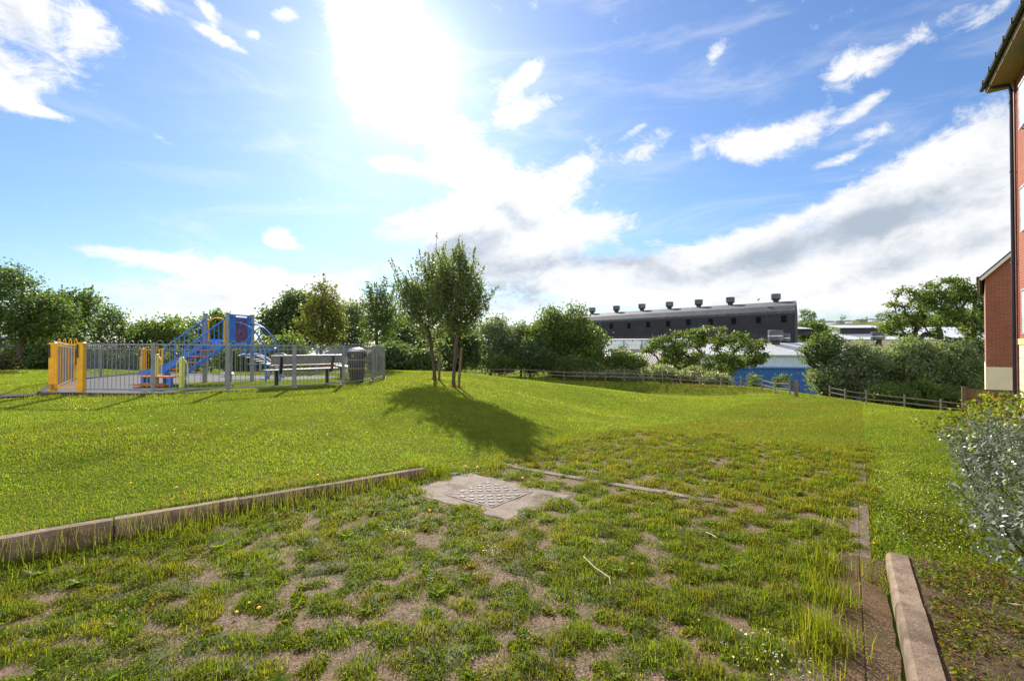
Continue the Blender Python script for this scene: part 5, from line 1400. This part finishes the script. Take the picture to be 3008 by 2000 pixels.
def leafquads(pos, size, cols, r, up=1.2, asp=.9):
    N = len(pos); nrm = r.normal(size=(N, 3)); nrm[:, 2] = np.abs(nrm[:, 2]) + up; nrm /= np.linalg.norm(nrm, axis=1)[:, None]
    tg = r.normal(size=(N, 3)); tg -= nrm * (tg * nrm).sum(1)[:, None]; tg /= np.linalg.norm(tg, axis=1)[:, None]; bt = np.cross(nrm, tg)
    L = tg * (size / 2)[:, None]; Wd = bt * (size * asp / 2)[:, None]
    V = np.stack([pos - L, pos + Wd, pos + L, pos - Wd], 1).reshape(-1, 3); k = np.arange(N)[:, None] * 4
    return V, [k + np.array([[0, 1, 2, 3]])], [], np.repeat(cols, 4, axis=0)


# smooth value noise for patchiness
_ng = np.random.default_rng(3).random((64, 64))
def vnoise(p, sc):
    q_ = p / sc; i = np.floor(q_).astype(int); f = q_ - i; f = f * f * (3 - 2 * f)
    g0 = lambda a, b: _ng[a % 64, b % 64]
    return (g0(i[:, 0], i[:, 1]) * (1 - f[:, 0]) + g0(i[:, 0] + 1, i[:, 1]) * f[:, 0]) * (1 - f[:, 1]) + (g0(i[:, 0], i[:, 1] + 1) * (1 - f[:, 0]) + g0(i[:, 0] + 1, i[:, 1] + 1) * f[:, 0]) * f[:, 1]


def in_view(p, m=2.2): return (np.abs(p[:, 0]) < p[:, 1] * 1.08 + m) & (p[:, 1] > 1.2)
AP_ = lambda p: (np.abs((p - MC) @ AM) < .46) & ((p - MC) @ BM > -.75) & ((p - MC) @ BM < .67)
PLAYIN = grow(FEN, .3)
def lawn_mask(p):
    d, a = kerb_coords(p); dr, ar = rkerb_coords(p)
    k = (d > -.0) & (d < .14) & (a < 3.6); k2 = (dr > -.35) & (dr < .14) & (ar < 1.55)
    return ~drive_mask(p) & ~inpoly(p, PLAYIN) & ~path_mask(p) & ~k & ~k2


GLAWN = [(.115, .175, .020), (.135, .19, .022), (.165, .205, .026), (.09, .15, .018), (.155, .175, .035)]
GDRY = [(.17, .165, .03), (.19, .17, .045), (.15, .16, .012)]
WG = [(.11, .155, .014), (.135, .17, .016), (.16, .18, .018), (.09, .135, .014)]
WY = [(.15, .165, .012), (.17, .17, .02), (.14, .16, .01), (.17, .155, .03)]
CLO = [(.07, .13, .006), (.095, .15, .008), (.12, .16, .008), (.16, .18, .01)]
r = np.random.default_rng(21)
lawn = Stuff()
def lawn_band(y0, y1, dens, h0, h1, w, two, xmax=60):
    area = (y1 - y0) * ((y1 * 1.08 + 2.2) * 2); N = int(area * dens)
    p = np.stack([r.uniform(-(y1 * 1.08 + 2.2), y1 * 1.08 + 2.2, N), r.uniform(y0, y1, N)], 1)
    p = p[in_view(p) & lawn_mask(p)]
    N = len(p); pn = vnoise(p, 1.3); pn2 = vnoise(p + 17, .35)
    h = r.uniform(h0, h1, N) * (.6 + .5 * pn + .45 * pn2)
    c = pal(N, GLAWN, r, .10) * (.52 + .34 * vnoise(p + 5, 2.6) + .40 * vnoise(p + 11, .55) + .34 * vnoise(p + 23, .2))[:, None]
    warm_ = sst(.45, .75, vnoise(p + 41, 1.9) * .6 + vnoise(p + 3, .5) * .4)[:, None]; c = c * (1 - warm_ * np.array([-.16, .0, -.3]))
    d, a = kerb_coords(p); dry = (r.random(N) < .07 + .5 * (np.abs(d - .3) < .3) * (pn2 > .45) + .14 * (pn > .7))
    # dry fringe round the playground
    c[dry] = pal(dry.sum(), GDRY, r, .2)
    tb = p @ B; far_drive = (tb < .06) & (tb > -3.9) & (p @ A < 36) & (r.random(N) < .75); c[far_drive] = pal(far_drive.sum(), WY + [(.17, .14, .035), (.14, .125, .03), (.12, .12, .02)], r, .25) * .8
    lawn.add(blades(p, gz(p) - .004, h, np.full(N, w) * r.uniform(.7, 1.3, N), c, r, .9, two))
lawn_band(1.3, 4.5, 5200, .014, .038, .006, True)
lawn_band(4.5, 8, 3200, .014, .038, .008, True)
lawn_band(8, 13, 1300, .016, .04, .012, False)
lawn_band(13, 20, 520, .02, .045, .02, False)
lawn_band(20, 34, 150, .03, .055, .035, False)
lawn_band(34, 60, 30, .05, .08, .07, False)
# fringe of longer grass at the playground edge and under trees
pts = np.array(smooth_poly(grow(FEN, .42), 30)); pts = pts + r.normal(size=pts.shape) * .05; pts = np.repeat(pts, 14, axis=0) + r.normal(size=(len(pts) * 14, 2)) * .09
pts = pts[lawn_mask(pts) & in_view(pts)]
lawn.add(blades(pts, gz(pts), r.uniform(.03, .09, len(pts)), np.full(len(pts), .012), pal(len(pts), GLAWN + GDRY + GDRY, r, .2), r, .6, False))
# bank below the long fence: long dull grass
bp = np.array(along([(-16, 58.2), (1.5, 57.6), (6.2, 56.6), (11, 56.0), (17.0, 54.6), (20.6, 48.6), (22.6, 44.5)], .05)); bp = np.repeat(bp, 8, axis=0) + r.normal(size=(len(bp) * 8, 2)) * [1.2, 1.3]
lawn.add(blades(bp, gz(bp), r.uniform(.1, .3, len(bp)), np.full(len(bp), .06), pal(len(bp), [(.11, .095, .04), (.08, .09, .025), (.13, .10, .045)], r, .2), r, .5, False))
lawn.build('lawn_grass', M_GRASS, 'short mown grass of the sloping lawn')

# weeds on the drive, in the cells of the paving
weed = Stuff()
RED = [(.20, .09, .03), (.18, .06, .03), (.16, .13, .03)]
cell = .192
sg, tg = np.meshgrid(np.arange(-.8, 10, cell), np.arange(-8.6, .1, cell), indexing='ij')
cs = np.stack([sg.ravel(), tg.ravel()], 1); cs[:, 1] += (np.round(cs[:, 0] / cell) % 2) * cell / 2
cs += r.normal(size=cs.shape) * .062
small = np.zeros(len(cs), bool)
ext = np.stack([r.uniform(.2, 9.8, 2600), r.uniform(-8.4, -.2, 2600)], 1); cs = np.concatenate([cs, ext]); small = np.concatenate([small, np.ones(len(ext), bool)])
cp = cs[:, :1] * A + cs[:, 1:] * B
ok = drive_mask(cp) & in_view(cp, 1.2) & ~AP_(cp) & ((np.abs(cs[:, 0] - 5.28) > .12) | (r.random(len(cs)) > .8))
cs, cp, small = cs[ok], cp[ok], small[ok]
dk, ak = kerb_coords(cp); tt_ = cp @ B; s_ = cp @ A
cov = .74 + .25 * sst(-2.6, -1.2, tt_) + .2 * sst(-1.2, -2.2, cp[:, 0]) + .5 * vnoise(cp, .8) + .45 * vnoise(cp + 31, .33)
cov += .8 * sst(-.8, -.05, dk) + .35 * sst(-.75, -.35, tt_) * (tt_ < -.26) + .8 * sst(4.0, 5.6, s_) + .3 * sst(2.9, 4.4, cp[:, 1])
cov -= .42 * np.exp(-(((cp - np.array([-1.0, 2.75])) / [1.1, .55]) ** 2).sum(1)) + .35 * np.exp(-(((cp - np.array([.1, 2.6])) / [.6, .5]) ** 2).sum(1))
cov = np.where(tt_ > -.17, cov - 1.3 + .5 * (cp[:, 1] > 5.2), cov)
kind = r.random(len(cp))
for i in range(len(cp)):
    c = cov[i]
    if small[i]:
        if r.random() < .45: continue
        c = .42
    if c < .4 or r.random() < .07: continue
    dist = cp[i, 1]; lod = (1 if dist < 4.2 else (.7 if dist < 6 else .5)) * (.5 if small[i] else 1)
    big = min(c, 1.5); R_ = (.058 + .045 * big) * r.uniform(.7, 1.25) * (.62 if small[i] else 1); h1, h2 = r.uniform(0, 6.3, 2); gz0 = gz1(*cp[i]) + .01
    yel = r.random() < .3 + .25 * (s_[i] > 5.3); grassy = kind[i] < .4; rd = r.random() < .06; dome = R_ * r.uniform(.1, .22); lobed = lambda a: 1 + .3 * np.sin(2 * a + h1) + .22 * np.sin(3 * a + h2)
    tone = r.uniform(.8, 1.2)
    # the cushion of moss and roots that holds the tuft together
    na = 11; ang = np.arange(na) * 2 * pi / na; rr1 = R_ * .92 * lobed(ang) * r.uniform(.85, 1.15, na); sq = r.uniform(.8, 1.2)
    ring = np.stack([cp[i, 0] + np.cos(ang) * rr1 * sq, cp[i, 1] + np.sin(ang) * rr1, np.full(na, gz0 - .004)], 1)
    ring2 = np.stack([cp[i, 0] + np.cos(ang) * rr1 * .6 * sq, cp[i, 1] + np.sin(ang) * rr1 * .6, np.full(na, gz0 + dome * .55)], 1)
    V = np.concatenate([ring, ring2, [[cp[i, 0], cp[i, 1], gz0 + dome * .75]]])
    k1 = np.arange(na); k2 = (k1 + 1) % na
    cc = np.array([.075, .085, .012] if not rd else [.10, .06, .02]) * tone
    weed.add((V, [np.stack([k1, k2, k2 + na, k1 + na], 1)], [np.stack([k1 + na, k2 + na, np.full(na, 2 * na)], 1)], np.tile(cc, (2 * na + 1, 1)) * r.uniform(.8, 1.2, (2 * na + 1, 1))))
    def disc(n, k=1.0):
        a = r.uniform(0, 2 * pi, n); f = np.sqrt(r.random(n)) * k; fl = f * lobed(a) * (1 + .12 * r.normal(size=n)); return f, np.stack([np.cos(a) * fl * R_ * sq, np.sin(a) * fl * R_], 1), a
    ng_ = int((150 + 190 * big) * lod * (1.0 if grassy else .38))
    f, of, a = disc(ng_, 1.08); q_ = cp[i] + of
    hh = r.uniform(.012, .042, ng_) * (.75 + .45 * big) * (1.1 if grassy else .8) * (1.2 if s_[i] > 5.3 else 1) * (1.15 - .4 * f)
    weed.add(blades(q_, np.full(ng_, gz0) + dome * .7 * (1 - f * f).clip(0), hh, np.full(ng_, .0042 / lod ** .7), pal(ng_, WY if yel else WG, r, .25) * tone, r, 1.0, True))
    if not grassy or r.random() < .4:
        nl = int((190 + 230 * big) * lod * (1 if not grassy else .4)); f, of, a = disc(nl, 1.12); q_ = cp[i] + of
        zz = gz0 + dome * (1 - f * f).clip(0) + np.abs(r.normal(size=nl)) * .008 + .003
        weed.add(leafquads(np.concatenate([q_, zz[:, None]], 1), r.uniform(.006, .0135, nl) / lod ** .6, pal(nl, RED + WY if rd else (CLO if not yel else WY), r, .3) * tone, r, .8))
    if kind[i] > .955 and dist < 6:   # broad leaved rosette
        nl = 16; a = r.uniform(0, 2 * pi, nl); L_ = r.uniform(.035, .08, nl)
        b0 = np.tile(np.array([*cp[i], gz1(*cp[i]) + .02]), (nl, 1)); dv = np.stack([np.cos(a), np.sin(a), r.uniform(.25, .9, nl)], 1) * L_[:, None]
        sdv = np.stack([-np.sin(a), np.cos(a), np.zeros(nl)], 1) * (L_ * .16)[:, None]
        V = np.stack([b0, b0 + dv * .55 + sdv, b0 + dv * [1, 1, .75], b0 + dv * .55 - sdv], 1).reshape(-1, 3)
        weed.add((V, [np.arange(nl)[:, None] * 4 + np.array([[0, 1, 2, 3]])], [], np.repeat(pal(nl, [(.11, .19, .02), (.14, .21, .025)], r, .2), 4, axis=0)))
# loose bits, seedlings and dead stalks between the tufts
N = 76000; q_ = A * r.uniform(-.3, 9.5, (N, 1)) + B * r.uniform(-8.5, .0, (N, 1)); q_ = q_[drive_mask(q_) & in_view(q_, 1) & ~AP_(q_)]; q_ = q_[vnoise(q_, .4) * .6 + vnoise(q_ + 9, .12) * .4 + .25 * r.random(len(q_)) > .5]
zz = gz(q_) + .016 + r.random(len(q_)) * .006
weed.add(leafquads(np.concatenate([q_, zz[:, None]], 1), r.uniform(.006, .018, len(q_)), pal(len(q_), CLO + WY + [(.14, .09, .05), (.10, .065, .04), (.2, .16, .1), (.12, .10, .04)], r, .3), r, 1.5, .5))
# long grass against the kerb, along the edge and in clumps
def tall(pn, n, sp, h0, h1, w, cols, lean=.4):
    q_ = np.repeat(pn, n, axis=0) + r.normal(size=(len(pn) * n, 2)) * sp
    q_ = q_[drive_mask(q_) | lawn_mask(q_)]; q_ = q_[~AP_(q_)]
    weed.add(blades(q_, gz(q_) + .005, r.uniform(h0, h1, len(q_)), np.full(len(q_), w), pal(len(q_), cols, r, .2), r, lean, True))
kk = np.arange(-1.5, 3.5, .06)[:, None]
tall(KP + KD * kk - KN * .11, 11, .05, .06, .17, .005, WG + WY, .5)
tall(KP + KD * kk - KN * .3, 16, .12, .04, .12, .006, WG, .7)
tall(A * np.arange(6.9, 7.6, .1)[:, None] + B * (-4.1) + 0 * KD, 0 + 30, .1, .06, .16, .005, WY, .5)
eg = np.array([RP + RD * s - RN * (.36 + .05 * sin(s * 9)) for s in np.arange(-.2, 1.5, .06)]); tall(eg, 14, .05, .05, .15, .0055, WG + WY, .5)
eg = np.array([A * s + B * (-.22 + .04 * sin(s * 7)) for s in np.arange(4.6, 9.4, .09)]); tall(eg, 12, .07, .04, .11, .007, WG + WY, .6)
for px, D, n in ((2435, 3.05, 150), (2420, 2.65, 220), (2395, 3.6, 90), (1290, 6.05, 200), (1230, 5.95, 140), (1150, 5.5, 200), (1450, 6.35, 120), (560, 4.1, 120), (2560, 3.3, 60)):
    tall(np.array([[(px - 1504) / FPX * D, D]]), n, .075, .07, .19, .0055, WG + WY, .45)
for s0_, s1_, tb_ in ((4.2, 9.4, .10), (4.2, 9.4, -.14)):
    ss_ = np.arange(s0_, s1_, .035); ss_ = ss_[vnoise(np.stack([ss_, ss_ * 0], 1), .35) > .38]
    eg = A * ss_[:, None] + B * (tb_ + r.normal(size=(len(ss_), 1)) * .02); q_ = np.repeat(eg, 9, axis=0) + r.normal(size=(len(eg) * 9, 2)) * .035
    weed.add(blades(q_, gz(q_) + .005, r.uniform(.02, .06, len(q_)), np.full(len(q_), .007), pal(len(q_), WG + WY, r, .2), r, 1.1, True))
ss_ = np.arange(.2, 4.2, .03); ss_ = ss_[vnoise(np.stack([ss_, ss_ * 0 + 3], 1), .3) > .52]
eg = RP + RD * (ss_ - 2.2)[:, None] - RN * (.02 + np.abs(r.normal(size=(len(ss_), 1))) * .02); q_ = np.repeat(eg, 10, axis=0) + r.normal(size=(len(eg) * 10, 2)) * .02
weed.add(blades(q_, gz(q_) + .01, r.uniform(.02, .06, len(q_)), np.full(len(q_), .005), pal(len(q_), WG + WY + [(.14, .09, .05)], r, .2), r, .8, True))
# small grasses in the bed
q_ = RP + RD * r.uniform(-1.2, 3.4, (9000, 1)) + RN * r.uniform(.16, 1.4, (9000, 1)); q_ = q_[vnoise(q_ + 3, .22) + .5 * sst(.8, 2.2, rkerb_coords(q_)[1]) > .5]
weed.add(blades(q_, gz(q_) + .005, r.uniform(.02, .075, len(q_)), np.full(len(q_), .0055), pal(len(q_), WG + WY + [(.15, .10, .04)], r, .2), r, .9, True))
# rough tufts round the stems and stakes of the two maples
for px, D in ((1332, 15.0), (1347, 14.9), (1277, 16.7), (1290, 16.6)):
    q_ = np.array([[(px - 1504) / FPX * D, D]]) + r.normal(size=(150, 2)) * .11
    weed.add(blades(q_, gz(q_), r.uniform(.04, .13, 150), np.full(150, .014), pal(150, WY + [(.15, .09, .05), (.12, .07, .04)], r, .2), r, .6, False))
# seed heads in front of the kerb
ns = 420
q_ = KP + KD * r.uniform(-1.6, 2.9, (ns, 1)) - KN * np.abs(r.normal(size=(ns, 1)) * .09 + .1)
hs = r.uniform(.12, .33, ns); a = r.uniform(0, 2 * pi, ns); ln = r.uniform(.05, .35, ns)
z0_ = gz(q_); tips = np.stack([q_[:, 0] + np.cos(a) * hs * ln, q_[:, 1] + np.sin(a) * hs * ln, z0_ + hs], 1)
wv = np.stack([np.full(ns, .0013), np.zeros(ns), np.zeros(ns)], 1); b0 = np.concatenate([q_, z0_[:, None]], 1)
V = np.stack([b0 - wv, b0 + wv, tips + wv, tips - wv], 1).reshape(-1, 3)
weed.add((V, [np.arange(ns)[:, None] * 4 + np.array([[0, 1, 2, 3]])], [], np.repeat(pal(ns, [(.10, .125, .035), (.14, .12, .05)], r, .2), 4, axis=0)))
sp_ = np.repeat(tips, 12, axis=0) + r.normal(size=(ns * 12, 3)) * [.012, .012, .022]
weed.add(leafquads(sp_, r.uniform(.004, .009, len(sp_)), pal(len(sp_), [(.2, .14, .09), (.24, .18, .1), (.16, .13, .06)], r, .2), r, .1, .4))
# bed beside the short kerb and the foot of the silver shrub
N = 42000; q_ = RP + RD * r.uniform(-1.2, 3.2, (N, 1)) + RN * r.uniform(.15, 1.3, (N, 1)); bm = vnoise(q_, .28) * .7 + vnoise(q_, .09) * .3 > .26 + .2 * r.random(N); q_ = q_[bm & in_view(q_, 1)]
zz = gz(q_) + np.abs(r.normal(size=len(q_))) * .02 + .008
rr_ = vnoise(q_ + 7, .45) > .5; c = pal(len(q_), CLO + CLO + CLO + WY + [(.12, .09, .03)], r, .3); c[rr_] = pal(rr_.sum(), RED + WY + CLO + [(.12, .08, .03)], r, .3)
weed.add(leafquads(np.concatenate([q_, zz[:, None]], 1), r.uniform(.01, .024, len(q_)), c, r))
# white flowered clover patch beside the drive edge
N = 9000; q_ = A * r.uniform(4.6, 8.2, (N, 1)) + B * r.uniform(.1, 1.1, (N, 1)); q_ = q_[vnoise(q_, .5) > .3]
weed.add(leafquads(np.concatenate([q_, (gz(q_) + .02 + np.abs(r.normal(size=len(q_))) * .02)[:, None]], 1), r.uniform(.012, .024, len(q_)), pal(len(q_), CLO + [(.10, .16, .02)], r, .2), r))
weed.build('driveway_weeds', M_GRASS, 'tufts of grass, clover and moss in the driveway paving')
# bare soil patch beside the short kerb
mb = MB(); V = []; F = []
for i in range(25):
    for j in range(6):
        p = RP + RD * (-2 + 3.6 * i / 24) + RN * (.13 + 1.1 * j / 5); V.append((p[0], p[1], gz1(*p) + .012 + rnd.uniform(0, .008)))
for i in range(24):
    for j in range(5): k = i * 6 + j; F.append((k, k + 6, k + 7, k + 1))
mb.add(V, F); P(mb.build('bed_soil', mat('dark_soil', (.07, .045, .03), .95, .4, 14, .1, bump=1, bscale=40)), 'dark bare soil in the bed beside the short kerb', kind='structure')
# daisies on the lawn: countless white specks
dz = Stuff()
N = 2600; q_ = np.stack([r.uniform(-14, 9, N), r.uniform(5, 16, N)], 1); q_ = q_[lawn_mask(q_) & in_view(q_) & (vnoise(q_, 1.7) > .55)]
z = gz(q_) + .055
dz.add(leafquads(np.concatenate([q_, z[:, None]], 1), r.uniform(.010, .018, len(q_)), np.full((len(q_), 3), .7) * r.uniform(.7, 1, (len(q_), 1)), r, .6, 1))
N = 500; q_ = A * r.uniform(4.8, 7.6, (N, 1)) + B * r.uniform(.12, 1.0, (N, 1))
dz.add(leafquads(np.concatenate([q_, (gz(q_) + .06)[:, None]], 1), r.uniform(.007, .013, N), np.full((N, 3), .6), r, .6, 1))
N = 160; q_ = np.concatenate([np.array([-.95, 4.1]) + r.normal(size=(40, 2)) * .06, np.array([-.15, 3.7]) + r.normal(size=(40, 2)) * .06, np.array([1.3, 2.5]) + r.normal(size=(80, 2)) * .12])
dz.add(leafquads(np.concatenate([q_, (gz(q_) + .06)[:, None]], 1), r.uniform(.008, .014, N), np.full((N, 3), .55), r, .6, 1))
dz.build('lawn_daisies', M_GRASS, 'white daisy and clover heads sprinkled over the grass')
# dandelions
M_DAND = mat('dandelion_yellow', (.75, .42, .01), .6, .15, 60, .2); M_STEM = mat('flower_stem', (.12, .16, .04), .6, .2, 30, .2)
hd = MB(); hd.lathe((0, 0, 0), [(.004, .045), (.017, .052), (.019, .056), (.012, .062), (.003, .064)], 12)
stm = MB(); stm.tube([(0, 0, -.01), (.003, 0, .03), (0, 0, .048)], .0022, 5)
de = empty('dandelion', (0, 0, 0), 'yellow dandelion flower in the grass', 'flower', 'dandelions in the grass and paving')
d1 = hd.build('flower_head', M_DAND, de, True); d2 = stm.build('stem', M_STEM, de)
spots = [(1535, 1407), (1262, 1497), (2392, 1519), (2529, 1488), (2570, 1590), (735, 1760), (760, 1777), (690, 1790), (1860, 1650), (60, 1550), (110, 1545), (380, 1420), (520, 1432), (930, 1395), (2150, 1420), (2760, 1390), (2665, 1385), (1367, 1370), (1402, 1372), (95, 1543), (460, 1558)]
for i, (px, py) in enumerate(spots):
    rr_ = ray(px, py); y = 3.
    for _ in range(12):
        k = y / rr_[1]; zt = gz1(rr_[0] * k, y) + .055; y = max(1.5, min(14, (EYE - zt) / -rr_[2] * rr_[1]))
    x = rr_[0] * y / rr_[1]
    if i == 0: o = de
    else:
        o = de.copy(); COL.objects.link(o)
        for ch in (d1, d2): c_ = ch.copy(); COL.objects.link(c_); c_.parent = o
    o.location = (x, y, gz1(x, y) + .012); o.rotation_euler = (rnd.uniform(-.3, .3), rnd.uniform(-.3, .3), rnd.uniform(0, 6)); s = rnd.uniform(.8, 1.15) * (.62 if y < 4.5 else .9); o.scale = (s, s, s)
# dry twigs
def twig(pxs, label):
    pts = []
    for px, py in pxs:
        rr_ = ray(px, py); k = (EYE - .05) / -rr_[2]; pts.append((rr_[0] * k, rr_[1] * k, .05))
    o = pts[0]; mb = MB(); mb.tube([(p[0] - o[0], p[1] - o[1], .012 * sin(i)) for i, p in enumerate(pts)], [.0045, .004, .0035, .002][:len(pts)], 6)
    ob = mb.build('dry_twig', mat('dry_twig', (.5, .42, .28), .8, .2, 20, .2), None, True); ob.location = o; P(ob, label, 'twig')
twig([(1714, 1634), (1745, 1668), (1790, 1700), (1793, 1716)], 'long pale dry stalk lying on the paving')
twig([(2074, 1563), (2090, 1572), (2104, 1582)], 'short pale stalk lying on the grass near the drive edge')
twig([(2905, 1780), (2935, 1850), (2960, 1895)], 'bent dry stem lying in the bed under the silver shrub')
